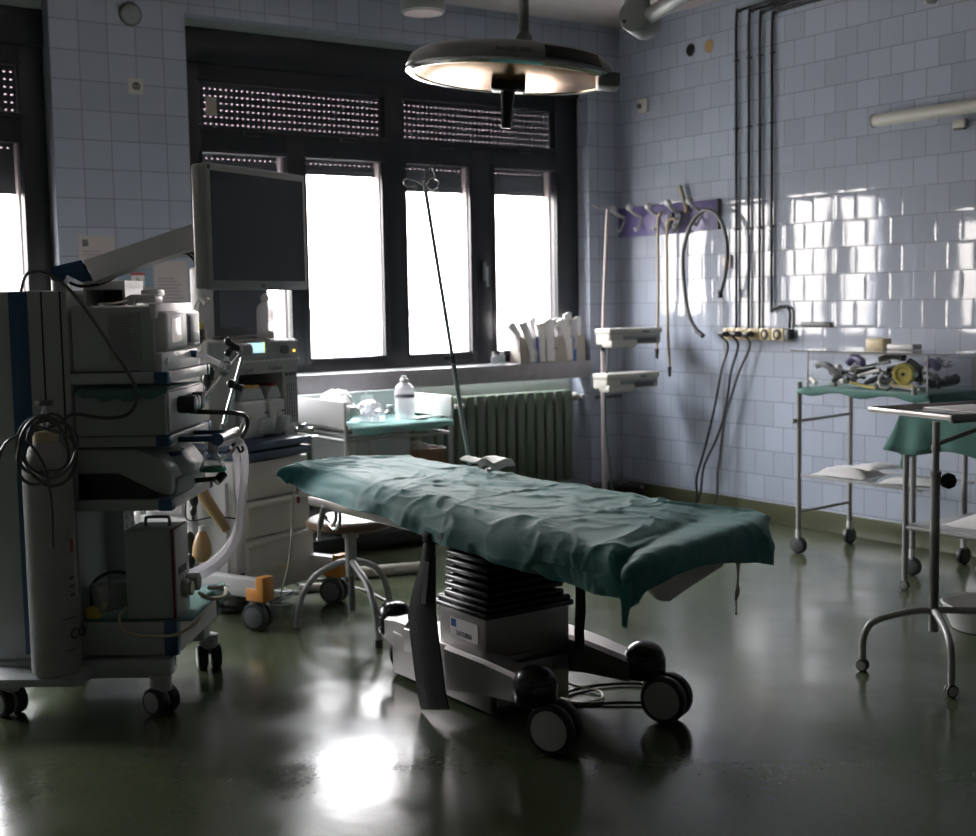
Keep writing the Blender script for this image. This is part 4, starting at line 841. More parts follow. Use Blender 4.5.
# upper housing with the vaporiser bay
up = MB(AF).box((-.005, .12, .762), (.155, .60, 1.09), .006).box((.462, .12, .762), (.560, .60, 1.09), .006).box((.15, .40, .762), (.47, .60, 1.09), .002).box((-.008, .115, 1.045), (.562, .60, 1.194), .01).build('upper_housing', 'cream2', am)
MB(AF).box((-.012, .16, .765), (-.004, .58, 1.18), .002).build('side_panel', 'white', am)
cp = MB(AF).box((.0, .109, 1.112), (.556, .118, 1.188), .003).build('control_panel', 'grey', am)
MB(AF).box((.228, .105, 1.140), (.330, .110, 1.184)).build('display', 'lcd', cp, smooth=0)
MB(AF).box((.328, .1045, 1.138), (.333, .1095, 1.186)).build('display_edge', 'lcdy', cp, smooth=0)
MB(AF).cyl((.455, .118, 1.148), (.455, .085, 1.148), .019, bev=.003).build('knob', 'dgrey', cp)
MB(AF).cyl((.528, .112, 1.140), (.528, .104, 1.140), .0055).build('indicator_light', 'led', cp)
MB(AF).box((-.006, .108, 1.1), (.562, .114, 1.106)).build('trim_line', 'white', am)
text('Dräger', .040, 'inkg', am, aw(.155, .1135, 1.053), AW, (0, 0, 1)); text('Fabius', .034, 'inkg', am, aw(.365, .1135, 1.058), AW, (0, 0, 1))
fm = MB(AF)
for k in range(3): fm.cyl((.482+.028*k, .12, 1.035), (.482+.028*k, .112, 1.035), .009)
fm.build('gauge', 'dgrey', am)
MB(AF).box((.468, .114, .80), (.552, .121, 1.005), .002).build('flow_meter', 'lgrey', am)
g = MB(AF)
for k in range(5): g.box((.478+.015*k, .112, .81), (.481+.015*k, .116, .995))
for k in range(9): g.box((.472, .1125, .82+.02*k), (.548, .1155, .8215+.02*k))
g.build('scale_line', 'inkg', am)
MB(AF).cyl((.47, .06, .782), (.56, .04, .775), .012).cyl((.50, .07, .79), (.50, .02, .80), .012).box((.50, .0, .745), (.56, .03, .752), .002).build('valve', 'chrome', am)
def vapo(x0, x1, cap, lab):
    v = thing('vaporizer', lab, 'vaporizer', aw((x0+x1)/2, .08, .763), 'vaporisers in the machine bay')
    MB(AF).box((x0, .10, .763), (x1-.03, .25, .93), .014, 3).box((x1-.045, .112, .775), (x1, .24, .925), .01).build('body', 'white', v)
    MB(AF).prism([(x0+.0, .93), (x1-.01, .93), (x1-.035, .985), (x0+.03, .985)], .12, .24, 1, .006).build('dial', 'lgrey', v)
    MB(AF).box((x0+.035, .122, .985), (x1-.04, .22, .998), .006).build('cap', cap, v)
    MB(AF).cyl((x0+.055, .10, .86), (x0+.055, .094, .86), .016).build('round_badge', 'cream', v)
    MB(AF).prism([(x1-.085, .78), (x1-.02, .78), (x1-.005, .85), (x1-.07, .85)], .075, .11, 1, .004).build('filler', 'lgrey', v)
    MB(AF).box((x1-.04, .108, .868), (x1-.004, .114, .876)).build('print', 'inkg', v)
    return v
vapo(.178, .350, 'amber', 'white vaporiser with the amber cap, nearer the hoses'); vapo(.352, .462, 'maroon', 'white vaporiser with the dark red cap, nearer the window')
# monitor and bottle on top
r = thing('machine_monitor', 'white-framed dark monitor standing on the anaesthesia machine behind the flat monitor', 'monitor', aw(.15, .36, 1.194))
a = ap(199, 288, .34); b = ap(270, 336, .34); la, lb = (AF.inverted() @ a), (AF.inverted() @ b)
MB(AF).box((la.x, .34, 1.20), (lb.x, .40, 1.52), .012, 3).box((la.x+.1, .36, 1.19), (lb.x-.05, .44, 1.22), .006).build('housing', 'white', r)
sa = AF.inverted() @ ap(213, 288, .34); sb = AF.inverted() @ ap(266, 334, .34)
MB(AF).box((sa.x, .333, sb.z), (lb.x-.012, .342, 1.50), .008).build('bezel', 'dgrey', r); MB(AF).box((sa.x+.022, .3305, sb.z+.035), (lb.x-.03, .334, 1.49)).build('screen', 'screen', r, smooth=0)
p = ap(266, 337, .16); bx = p
r = thing('saline_bottle', 'milky plastic bottle on top of the anaesthesia machine', 'bottle', (bx.x, bx.y, 1.195))
MB().lathe([(0, 0), (.036, 0), (.039, .006), (.039, .125), (.036, .145), (.022, .162), (.016, .166), (.016, .178)], (bx.x, bx.y, 1.1955), n=28).build('body', 'frost', r)
MB().lathe([(.017, .172), (.019, .174), (.019, .195), (.012, .198), (.008, .205), (0, .206)], (bx.x, bx.y, 1.1955), n=20).build('cap', 'white', r)
MB().lathe([(0, .004), (.035, .004), (.035, .035), (0, .035)], (bx.x, bx.y, 1.1955), n=24).build('liquid', 'lgrey', r)
# side frame, tan bags and dark fittings on the machine's left side
MB(AF).box((-.05, .20, .22), (-.015, .235, .70), .006).box((-.05, .52, .22), (-.015, .555, .9), .006).box((-.05, .2, .40), (-.015, .75, .435), .006).build('side_frame', 'white', am)
MB(AF).box((-.03, .30, .45), (-.01, .50, .66), .004).build('side_plate', 'white', am)
r = thing('reservoir_bag', 'tan rubber bag tube sloping down the left side of the anaesthesia machine', 'bag', ap(205, 500, .1))
MB().tube([at(x, y, 5.0) for x, y in ((199, 452), (199, 470), (202, 490), (211, 507), (221, 521), (227, 531))], lambda t: .016+.008*math.sin(t*PI), n=14).build('bag', 'tan', r); MB().cyl(at(199, 448, 5.0), at(199, 455, 5.0), .02).build('neck', 'dgrey', r)
r = thing('reservoir_bag', 'short tan bag hanging low inside the white frame of the anaesthesia machine', 'bag', at(202, 555, 5.15))
MB().tube([at(x, y, 5.15) for x, y in ((202, 530), (202, 541), (202, 556))], lambda t: .012+.026*math.sin(min(1, t*1.1)*PI/2), n=14).ball(at(202, 554, 5.15), .034).build('bag', 'tan', r); MB().cyl(at(202, 526, 5.15), at(202, 533, 5.15), .014).build('neck', 'white', r)
for x, y, s in ((194, 500, .03), (193, 512, .02), (190, 540, .035), (191, 560, .03), (212, 372, .02), (207, 380, .03)): c = at(x, y, 5.18 if x < 200 else 5.05); MB().ball(c, (s*.6, s*.6, s)).cyl(c, c+V((0, 0, -s*1.6)), s*.3).build('fitting', 'black', am)
o = MB().tube([at(x, y, 5.0) for x, y in ((186, 470), (186, 500), (188, 520), (215, 517), (240, 519))], .003).build('cable', 'black'); tag(o, 'thin black cable crossing the left side of the anaesthesia machine', 'cable')
r = thing('breathing_hose', 'dark coiled hose bundle left of the machine display', 'hose', at(193, 335, 4.95))
P_ = [at(192+8*math.cos(a*.9)+(a*.25), 336+7*math.sin(a*.9), 4.9+.004*a) for a in range(22)]
MB().tube(P_, .010, n=8, sm=3).build('coil', 'black', r)
r = thing('sensor_cable', 'pale cables looping at the edge of the machine monitor', 'cable', at(200, 312, 4.95))
MB().tube([at(x, y, 4.95) for x, y in ((205, 298), (198, 300), (194, 312), (197, 325), (203, 335), (201, 350), (200, 372))], .004).tube([at(x, y, 4.93) for x, y in ((207, 296), (200, 304), (199, 318), (205, 330), (207, 345))], .004).build('cord', 'hosew', r)
MB().box(at(200, 326, 4.93)+V((-.012, -.01, -.012)), at(200, 326, 4.93)+V((.012, .01, .014)), .003).build('clip', 'yellow', r)
MB().cyl(at(201, 297, 4.94), at(207, 303, 4.94), .018).build('clamp', 'steel', r)
# jointed hose support arm
r = thing('hose_support', 'jointed chrome support arm with black knobs in front of the anaesthesia machine', 'support arm', at(232, 348, 4.72))
MB().cyl(at(240, 353, 4.7), at(220, 378, 4.65), .0085).cyl(at(220, 378, 4.65), at(207, 394, 4.6), .0075).build('upper_rod', 'chrome', r)
MB().cyl(at(208, 393, 4.6), at(201, 403, 4.58), .017, .021).build('rod_end', 'chrome', r)
MB().cyl(at(243, 355, 4.75), at(235, 385, 4.75), .007).cyl(at(234, 388, 4.75), at(224, 424, 4.75), .0085).build('lower_rod', 'chrome', r)
kb = MB().cyl(at(239, 351, 4.69), at(250, 350, 4.72), .024, bev=.003).build('joint', 'grey', r)
MB().cyl(at(227, 342, 4.69), at(240, 350, 4.69), .012).cyl(at(228, 352, 4.69), at(235, 345, 4.69), .011).ball(at(228, 341, 4.69), .014).ball(at(228, 353, 4.69), .014).build('knob', 'black', r)
MB().cyl(at(230, 384, 4.74), at(243, 389, 4.74), .013).ball(at(231, 384, 4.73), .017).cyl(at(225, 376, 4.66), at(222, 372, 4.66), .012).build('knob', 'black', r)
MB().cyl(at(222, 424, 4.75), at(222, 446, 4.8), .008).build('post', 'steel', r)
r = thing('breathing_tube', 'pale corrugated tube with a blue end running to the clear elbow on the support arm', 'hose', at(205, 356, 4.6))
MB().tube([at(x, y, 4.58) for x, y in ((196, 354), (206, 357), (216, 362), (226, 367))], .011, n=12, sm=10, rib=.12).build('tube', 'tube', r)
MB().cyl(at(185, 353, 4.58), at(197, 354, 4.58), .013).build('end_cuff', 'navy', r)
MB().tube([at(x, y, 4.57) for x, y in ((224, 360), (221, 368), (223, 375), (229, 368), (227, 360), (224, 360))], .009).cyl(at(224, 366, 4.57), at(231, 369, 4.57), .012).build('elbow', 'plas', r)
# breathing circuit: mask, Y piece, two corrugated hoses
r = thing('breathing_circuit', 'pair of white corrugated hoses arching down behind the cart with a face mask', 'hose', at(238, 460, 4.55))
h1 = [(232, 446), (236, 452), (237, 470), (239, 490), (240, 505), (238, 525), (229, 545), (212, 562), (195, 571), (184, 574)]
h2 = [(236, 443), (243, 448), (245, 465), (243, 490), (241, 512), (238, 535), (226, 557), (208, 572), (193, 577), (184, 578)]
MB().tube([at(x, y, 4.55+.03*math.sin(i*.3)) for i, (x, y) in enumerate(h1)], .0135, n=14, sm=16, rib=.10).build('hose', 'tube', r)
MB().tube([at(x, y, 4.60-.05*math.sin(i*.35)) for i, (x, y) in enumerate(h2)], .0145, n=14, sm=16, rib=.10).build('hose', 'tube', r)
MB().tube([at(x, y, 4.54) for x, y in ((213, 449), (216, 444), (225, 441), (236, 441), (241, 445))], .017, n=14).build('elbow', 'tube', r)
MB().tube([at(x, y, 4.52) for x, y in ((228, 450), (230, 453), (233, 451), (235, 447), (238, 448), (240, 452), (243, 450), (242, 446))], .0045).build('hose_clip', 'black', r)
mc = at(213, 469, 4.53)
mm = MB().lathe([(.014, .088), (.016, .06), (.024, .046), (.036, .026), (.043, .008), (.044, 0)], mc, n=28).build('mask', 'plas', r)
MB().lathe([(.040, -.008), (.047, -.006), (.048, .002), (.043, .007), (.040, .004)], mc, n=28).build('mask_rim', 'green', mm)
MB().lathe([(0, .10), (.016, .10), (.017, .055)], mc, n=20).build('mask_port', 'white', mm)
o = MB(TF).tube([(.30, .02, .985), (.38, .03, .98), (.44, .08, .972), (.47, .14, .95), (.465, .13, .90), (.44, .05, .86)], .0085).build('ventilator_hose', 'black'); tag(o, 'black hose bending out over the front handle of the cart', 'hose')
# ---------------------------------------------------------------- stool on curved legs
SO = V((2.54, 4.66, 0)); r = thing('stool', 'round stool on curved grey legs under the head end of the operating table', 'stool', SO)
MB().lathe([(0, 0), (.17, 0), (.18, .008), (.18, .028), (.172, .034), (0, .034)], SO+V((0, 0, .43)), n=40).build('seat', 'wood', r)
MB().lathe([(0, .012), (.13, .011), (.165, .006), (.17, 0), (0, 0)], SO+V((0, 0, .464)), n=40).build('seat_top', 'bag', r)
MB().cyl(SO+V((0, 0, .225)), SO+V((0, 0, .43)), .024, n=20).cyl(SO+V((0, 0, .385)), SO+V((0, 0, .43)), .034, n=20).build('pole', 'trol', r)
MB().cyl(SO+V((0, 0, .075)), SO+V((0, 0, .30)), .0125, n=16).build('screw', 'dgrey', r)
for (fx, fy) in ((2.37, 4.83), (2.48, 4.34), (2.80, 4.79)):
    d = V((fx-SO.x, fy-SO.y, 0)); dl = d.normalized(); L_ = d.length
    MB().tube([SO+dl*.015+V((0, 0, .285)), SO+dl*.07+V((0, 0, .27)), SO+dl*L_*.62+V((0, 0, .225)), SO+dl*L_*.86+V((0, 0, .15)), SO+dl*L_*.98+V((0, 0, .06)), SO+d+V((0, 0, .006))], .0135, n=12).build('leg', 'trol', r)
    MB().cyl(SO+d+V((0, 0, .001)), SO+d+V((0, 0, .03)), .0165).build('foot', 'rubber' if fy < 4.5 else 'trol', r)
# ---------------------------------------------------------------- instrument cart in front of the radiator
def cart_legs(r, xs, ys, z1, m='trol', rad=.012, wheel=.035):
    for x in xs:
        for y in ys:
            MB().cyl((x, y, wheel*2 if wheel else 0), (x, y, z1), rad).build('leg', m, r)
X0, X1, Y0, Y1 = 3.175, 3.84, 5.85, 6.42
r = thing('side_cart', 'grey metal cart with raised white side boards, in front of the radiator', 'cart', ((X0+X1)/2, (Y0+Y1)/2, 0))
cart_legs(r, (X0+.01, X1-.01), (Y0+.01, Y1-.01), .72, wheel=.04)
for x in (X0+.01, X1-.01):
    for y in (Y0+.01, Y1-.01): caster(r, (x, y, 0), 30, .035, .03, top=.09, twin=False)
MB().box((X0, Y0, .690), (X1, Y1, .705), .003).build('tabletop', 'steel', r)
MB().box((X0, Y0, .55-.13), (X1, Y1, .43), .003).build('lower_shelf', 'trol', r)
MB().box((X0-.004, Y0, .705), (X0+.010, Y1, .845), .003).build('side_board', 'white', r); MB().box((X1-.010, Y0, .725), (X1+.004, Y1, .84), .003).build('side_board', 'white', r)
MB().box((X0, Y1-.012, .705), (X1, Y1, .85), .003).build('back_board', 'lgrey', r)
MB().cyl((X0, Y0+.01, .64), (X1, Y0+.01, .64), .008).cyl((X0+.01, Y0, .64), (X0+.01, Y1, .64), .008).cyl((X1-.01, Y0, .64), (X1-.01, Y1, .64), .008).build('rail', 'trol', r)
rows = []
for i in range(25):
    t = i/24; x = X0+.03+(X1-X0-.04)*t; hang = .012+.022*abs(math.sin(t*PI*2.0+.3))
    rows.append([V((x, Y1-.03, .709)), V((x, 6.15, .711+.004*math.sin(i))), V((x, 5.92, .712+.004*math.sin(i*1.3))), V((x, Y0-.004, .712)), V((x, Y0-.022, .700)), V((x+.006*math.sin(i), Y0-.030, .70-hang))])
o = MB().grid(rows, .003).build('cloth', 'pale', smooth=180); tag(o, 'mint green cloth lining the side cart, hanging over its front edge', 'cloth')
def crumple(name, c, s, m, lab, cat, seed=0, amp=.35, group=None):
    b = bmesh.new(); bmesh.ops.create_icosphere(b, subdivisions=4, radius=1)
    for v in b.verts:
        q = v.co*1.6+V((seed*3.1, seed, 0)); d = 1+amp*noise.noise(q)+amp*.6*abs(noise.noise(q*2.7))+amp*.25*noise.noise(q*6)
        v.co = V((v.co.x*s[0]*d, v.co.y*s[1]*d, max(-s[2]*.92, v.co.z*s[2]*d)))
    g = MB(); g._join(b, Matrix.Translation(V(c)+V((0, 0, s[2]*.92)))); o = g.build(name, m, smooth=20); return tag(o, lab, cat, group)
crumple('plastic_bag', (3.275, 6.12, .716), (.065, .16, .085), 'bag', 'crumpled white plastic bag inside the left board of the side cart', 'bag', 1)
crumple('plastic_bag', (3.43, 6.05, .716), (.070, .08, .055), 'frost', 'bluish clear plastic bag next to the white crumpled bag on the side cart', 'bag', 4)
p = on(1, 6.05, 405, 412)
r = thing('disinfectant_bottle', 'white plastic bottle with dark label band standing on the side cart', 'bottle', (p.x, 6.05, .716))
MB().lathe([(0, 0), (.050, 0), (.054, .006), (.055, .14), (.050, .17), (.030, .19), (.022, .195)], (p.x, 6.05, .717), n=28).build('body', 'frost', r)
MB().lathe([(.0225, .19), (.024, .195), (.024, .215), (.016, .220), (.016, .232), (0, .234)], (p.x, 6.05, .717), n=20).build('cap', 'white', r)
MB().lathe([(.0555, .115), (.0565, .116), (.0565, .133), (.0555, .134)], (p.x, 6.05, .717), n=28).build('label_band', 'inkg', r)
p = on(1, 6.0, 390, 413)
r = thing('glass_jar', 'small glass jar left of the disinfectant bottle on the side cart', 'jar', (p.x, 6.0, .716))
MB().lathe([(0, 0), (.028, 0), (.032, .006), (.032, .045), (.018, .058), (.018, .068)], (p.x, 6.0, .717), n=20).build('jar', 'plas', r); MB().cyl((p.x, 6.0, .785), (p.x, 6.0, .80), .02).build('stopper', 'lgrey', r)
for k, (dx, dy, rz_) in enumerate(((.16, .0, 20), (.24, .03, -10))):
    f_ = frame((p.x+dx, 6.0+dy-.06, .717), rz_); o = MB(f_).box((-.06, -.02, 0), (.06, .02, .012), .005).build('wrapped_swab', 'cream'); tag(o, ('small cream packet lying at the foot of the disinfectant bottle', 'small cream packet lying near the right board of the side cart')[k], 'packet')
o = MB().box((3.58, 6.40, .79), (3.66, 6.407, .83), .002).box((3.61, 6.398, .80), (3.615, 6.402, .84)).build('wall_tag', 'bag'); tag(o, 'small white tag fixed to the back board of the side cart', 'tag')
r = thing('storage_box', 'large translucent box of supplies on the lower shelf of the side cart', 'box', (3.43, 6.1, .43))
MB().box((3.21, 5.90, .432), (3.60, 6.3, .66), .012).build('body', 'plas', r); MB().box((3.20, 5.89, .66), (3.61, 6.31, .675), .006).build('lid', 'lgrey', r)
cbx = thing('cardboard_box', 'open brown cardboard box of papers on the lower shelf of the side cart', 'box', (3.71, 6.0, .43))
MB().box((3.62, 5.87, .432), (3.81, 5.876, .56)).box((3.62, 6.2, .432), (3.81, 6.206, .56)).box((3.62, 5.87, .432), (3.626, 6.2, .56)).box((3.804, 5.87, .432), (3.81, 6.2, .56)).box((3.62, 5.87, .432), (3.81, 6.2, .44)).build('carton', 'wood', cbx)
crumple('paper_bundle', (3.70, 6.02, .442), (.065, .11, .075), 'bag', 'white papers sticking out of the brown cardboard box', 'paper', 9)
o = MB().cyl((3.86, 5.86, .78), (3.91, 5.84, .78), .012).build('push_handle', 'bag'); tag(o, 'short white handle sticking out from the right board of the side cart', 'handle')
o = MB().cyl((2.90, 5.55, .03), (3.35, 5.42, .03), .028).build('rolled_paper', 'cream'); tag(o, 'pale tube lying on the floor behind the stool', 'tube')
# dark low bench under the cart / niche
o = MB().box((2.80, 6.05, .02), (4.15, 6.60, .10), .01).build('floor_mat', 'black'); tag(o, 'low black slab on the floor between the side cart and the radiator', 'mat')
# ---------------------------------------------------------------- box of wrapped items on the window sill
bx0, bx1, by0, by1 = 4.90, 5.43, 6.655, 6.775
bx = thing('cardboard_box', 'long cardboard box with blue stripes full of wrapped packs on the window sill', 'box', ((bx0+bx1)/2, 6.7, .945))
MB().box((bx0, by0, .946), (bx1, by0+.005, 1.115)).box((bx0, by1-.005, .946), (bx1, by1, 1.115)).box((bx0, by0, .946), (bx0+.005, by1, 1.115)).box((bx1-.005, by0, .946), (bx1, by1, 1.115)).box((bx0, by0, .946), (bx1, by1, .952)).build('carton', 'cardb', bx, smooth=0)
MB().box((bx0+.12, by0-.002, .947), (bx0+.145, by0, 1.114)).box((bx1-.10, by0-.002, .947), (bx1-.075, by0, 1.114)).build('blue_stripe', 'logo', bx, smooth=0)
MB().box((bx0+.24, by0-.002, 1.03), (bx0+.29, by0, 1.042)).build('print', 'inkg', bx, smooth=0)
rng = random.Random(3)
proto = None
for i in range(17):
    x = bx0+.03+i*(bx1-bx0-.07)/16; h = .11+.05*rng.random()+(.03 if i > 12 else 0); lean = (-.12 if i < 2 else -.03+.06*rng.uniform(-1, 1)); y = 6.70+.02*rng.uniform(-1, 1)
    lab = 'upright white wrapped pack in the cardboard box on the sill'
    R_ = []
    for k in range(5):
        t = k/4; z = .955+(.12+h)*t; xo = lean*t*t; wv = .004*math.sin(k*2+i)
        ww = .02+.014*t; R_.append([V((x-ww+xo, y-.03+wv, z-.01*t)), V((x+xo, y-.036-wv, z+.012*t*math.sin(i*2))), V((x+ww+xo, y-.022+wv, z-.004*t*math.cos(i)))])
    o = MB().grid(R_, .009).build('wrapped_pack', 'bag' if i % 3 else 'frost', smooth=60); tag(o, lab, 'pack', 'wrapped packs in the box on the sill')
p = on(1, 6.70, 498, 357)
for k in range(2):
    x = p.x-.03+.06*k; r = thing('glass_vial', ('small glass vial on the sill nearest the window handle', 'small glass vial on the sill touching the cardboard box')[k], 'vial', (x, 6.70, .946))
    MB().lathe([(0, 0), (.02, 0), (.022, .004), (.022, .05), (.012, .062), (.012, .07)], (x, 6.70, .946), n=16).build('body', 'plas', r); MB().cyl((x, 6.70, 1.016), (x, 6.70, 1.03), .014).build('cap', 'steel', r)
# ---------------------------------------------------------------- infusion stand in the corner
r = thing('infusion_stand', 'slim pale stand with two white infusion pumps in the room corner', 'stand', (5.27, 6.28, 0))
MB().cyl((5.272, 6.28, .05), (5.272, 6.28, 1.02), .017).build('lower_pole', 'guide', r); MB().cyl((5.272, 6.28, 1.0), (5.262-.0, 6.28, 1.10), .013).build('collar', 'black', r); MB().cyl((5.270, 6.28, 1.1), (5.385, 6.28, 1.915) if 0 else (5.32, 6.28, 1.915), .0125).build('upper_pole', 'guide', r)
MB().tube([(5.20, 6.28, 1.93), (5.26, 6.28, 1.915), (5.32, 6.28, 1.915), (5.34, 6.28, 1.92)], .006).build('hook', 'steel', r)
for a in range(5):
    t = a*2*PI/5+.3; MB().tube([(5.272, 6.28, .09), (5.272+.10*math.cos(t), 6.28+.10*math.sin(t), .085), (5.272+.22*math.cos(t), 6.28+.22*math.sin(t), .03)], .012).ball((5.272+.22*math.cos(t), 6.28+.22*math.sin(t), .024), .024).build('base_leg', 'dgrey', r)
for k, (z0, z1, dx) in enumerate(((1.043, 1.165, .0), (.765, .885, -.025))):
    q = thing('infusion_pump', ('upper of the two cream infusion pumps on the corner stand', 'lower of the two cream infusion pumps on the corner stand')[k], 'pump', (5.40+dx, 6.19, z0), 'infusion pumps on the corner stand')
    MB().box((5.19+dx, 6.12, z0+.02), (5.62+dx, 6.26, z1-.01), .014, 3).box((5.185+dx, 6.11, z1-.035), (5.625+dx, 6.262, z1), .010, 3).box((5.19+dx, 6.10, z0+.005), (5.40+dx, 6.2, z0+.05), .012).build('housing', 'cream', q)
    MB().box((5.30+dx, 6.112, z0+.045), (5.60+dx, 6.119, z1-.045), .003).build('recess', 'grey', q)
    MB().box((5.41+dx, 6.108, z0+.03), (5.57+dx, 6.113, z0+.062), .004).box((5.455+dx, 6.106, z1-.028), (5.51+dx, 6.112, z1-.018), .002).build('slot', 'dgrey', q)
o = MB().tube([(5.235, 6.18, 1.06), (5.235, 6.20, .92), (5.215, 6.2, .78), (5.22, 6.2, .5), (5.26, 6.2, .2), (5.29, 6.2, .05)], .008).build('power_cable', 'dgrey'); tag(o, 'dark cable hanging from the pumps on the corner stand', 'cable')
# ---------------------------------------------------------------- glass trolley at the right wall
TX0, TX1, TY0, TY1 = 5.15, 5.555, 3.85, 4.56
r = thing('instrument_trolley', 'grey tube trolley with glass shelf carrying the instrument box, at the right wall', 'trolley', ((TX0+TX1)/2, (TY0+TY1)/2, 0))
for x in (TX0, TX1):
    for y in (TY0, TY1):
        MB().cyl((x, y, .12), (x, y, .905 if x == TX0 else .87), .0135).build('leg', 'trol', r)
        caster(r, (x, y, 0), {TX0: 0, TX1: 75}[x]+15, .045, .034, top=.13, twin=False, body='white', hub='dgrey')
for z in (.22, .70):
    for y in (TY0, TY1): MB().cyl((TX0, y, z), (TX1, y, z+.012), .008).build('crossbar', 'trol', r)
MB().box((TX0-.012, TY0-.01, .855), (TX1+.012, TY1+.01, .868), .003).build('tabletop', 'trol', r)
MB().box((TX0, TY0-.05, .412), (TX1, TY1, .420)).build('glass_shelf', 'pane', r); MB().box((TX0-.004, TY0-.05, .409), (TX0+.004, TY1, .423), .001).build('shelf_edge', 'trol', r); MB().box((TX1-.004, TY0-.05, .409), (TX1+.004, TY1, .423), .001).build('shelf_edge', 'trol', r)
MB().cyl((TX0-.03, TY1+.02, .70), (TX0+.01, TY1, .70), .012).build('side_hook', 'trol', r)
rows = []
for i in range(21):
    t = i/20; y = TY0-.10+(TY1-.005-TY0+.10)*t; hg = .022+.012*math.sin(i*.8)
    rows.append([V((TX0-.022, y, .870-hg)), V((TX0-.018, y, .866)), V((TX0+.01, y, .8735)), V((TX0+.2, y, .8735)), V((TX1+.01, y, .8735))])
rows.insert(0, [p+V((0, -.008, -.085)) for p in rows[0][:0]] or [V((q.x, TY0-.112, min(q.z, .872)-.085)) for q in rows[0]])
o = MB().grid(rows, .003).build('cloth', 'drape2', smooth=180); tag(o, 'green cloth under the glass box on the trolley', 'cloth')
# glass box
BX0, BX1, BY0, BY1, BZ0, BZ1 = 5.18, 5.55, 3.80, 4.53, .878, 1.062
g = thing('glass_box', 'clear glass box with an overhanging lid on the trolley, full of airway instruments', 'box', ((BX0+BX1)/2, (BY0+BY1)/2, BZ0))
MB().box((BX0, BY0, BZ0), (BX0+.004, BY1, BZ1)).box((BX1-.004, BY0, BZ0), (BX1, BY1, BZ1)).box((BX0, BY0, BZ0), (BX1, BY0+.004, BZ1)).box((BX0, BY1-.004, BZ0), (BX1, BY1, BZ1)).build('side_pane', 'glass', g, smooth=0)
ed = MB()
for x in (BX0, BX1):
    for y in (BY0, BY1): ed.box((x-.003, y-.003, BZ0), (x+.003, y+.003, BZ1))
ed.box((BX0-.003, BY0, BZ1-.004), (BX0+.003, BY1, BZ1)).box((BX0, BY0-.003, BZ1-.004), (BX1, BY0+.003, BZ1)).build('edge', 'trol', g)
MB().box((BX0-.05, BY0-.14, BZ1+.001), (BX1+.04, BY1+.07, BZ1+.007)).build('lid', 'glass', g, smooth=0)
MB().box((BX0-.053, BY0-.14, BZ1+.0), (BX0-.049, BY1+.07, BZ1+.008)).build('lid_edge', 'dgrey', g, smooth=0)
o = MB().box((5.45, 4.27, BZ1+.008), (5.52, 4.38, BZ1+.06), .004).build('carton', 'sock'); tag(o, 'small yellowish carton standing on the lid of the glass box', 'box')
o = MB().box((5.44, 4.08, BZ1+.008), (5.52, 4.24, BZ1+.034), .008).build('packet', 'bag'); tag(o, 'white packet beside the yellowish carton on the lid of the glass box', 'packet')
rng = random.Random(11)
def bp_(px, py, x=5.24): p = on(0, x, px, py); return p
# distinct pieces
c = bp_(904, 374, 5.22); r = thing('yellow_plug', 'round yellow-green cap facing out of the heap in the glass box', 'cap', c)
MB().lathe([(0, .030), (.030, .030), (.036, .036), (.050, .036), (.053, .030), (.053, 0), (0, 0)], c+V((.01, 0, 0)), (-1, -.25, 0), n=32).build('body', 'yellow', r)
MB().lathe([(0, .0345), (.006, .034), (.008, .031)], c+V((.01, 0, 0)), (-1, -.25, 0)).build('centre', 'ink', r)
def bent(name, pts, rr, m, lab, cat, x=5.25, grp=None, tipm=None):
    r = thing(name, lab, cat, bp_(*pts[0], x), grp)
    P_ = [bp_(a_, b_, x+.01*math.sin(i*2)) for i, (a_, b_) in enumerate(pts)]
    for p in P_: p.z = max(p.z, BZ0+rr+.002)
    MB().tube(P_, rr, n=10).build('body', m, r)
    if tipm: MB().ball(P_[-1], rr*1.5).build('tip', tipm, r)
bent('curved_blade', [(816, 366), (822, 364), (830, 367), (838, 374), (842, 382)], .016, 'dgrey', 'dark curved blade arching at the corner end of the glass box', 'instrument')
bent('curved_blade', [(829, 369), (834, 376), (836, 386)], .009, 'dgrey', 'thin dark hook under the arched blade in the glass box', 'instrument', 5.23)
bent('face_mask', [(826, 364), (832, 368), (840, 368)], .018, 'bag', 'whitish rubber piece behind the arched blade in the glass box', 'instrument', 5.33)
bent('face_mask', [(831, 386), (838, 383), (845, 381)], .016, 'bag', 'white oval piece lying low near the middle left of the glass box', 'instrument', 5.23)
bent('face_mask', [(808, 383), (812, 379), (816, 384)], .013, 'bag', 'pale lump in the left bottom corner of the glass box', 'instrument', 5.26)
bent('rubber_ring', [(884, 372), (880, 378), (881, 386), (888, 388), (894, 382)], .010, 'lgrey', 'grey rubber ring left of the yellow cap in the glass box', 'instrument', 5.22)
bent('airway_tube', [(852, 370), (866, 367), (878, 364), (890, 362)], .009, 'chrome', 'chrome rod lying across the top of the heap in the glass box', 'instrument', 5.24)
bent('airway_tube', [(858, 376), (868, 373), (880, 370)], .009, 'bag', 'white rod below the chrome rod in the glass box', 'instrument', 5.23)
bent('airway_tube', [(850, 382), (864, 386), (876, 388)], .007, 'yellow', 'yellowish thin rod low in the middle of the glass box', 'instrument', 5.22)
bent('airway_tube', [(892, 386), (906, 388), (920, 390)], .007, 'cream', 'cream thin rod low at the right of the glass box', 'instrument', 5.21)
bent('airway_tube', [(890, 383), (900, 386), (914, 386)], .006, 'yellow', 'yellow thin rod just below the yellow cap', 'instrument', 5.22)
bent('purple_mask', [(848, 364), (854, 358), (862, 362), (856, 370)], .020, 'purple', 'dark purple rubber mask at the top of the heap, left of the chrome rod', 'instrument', 5.32)
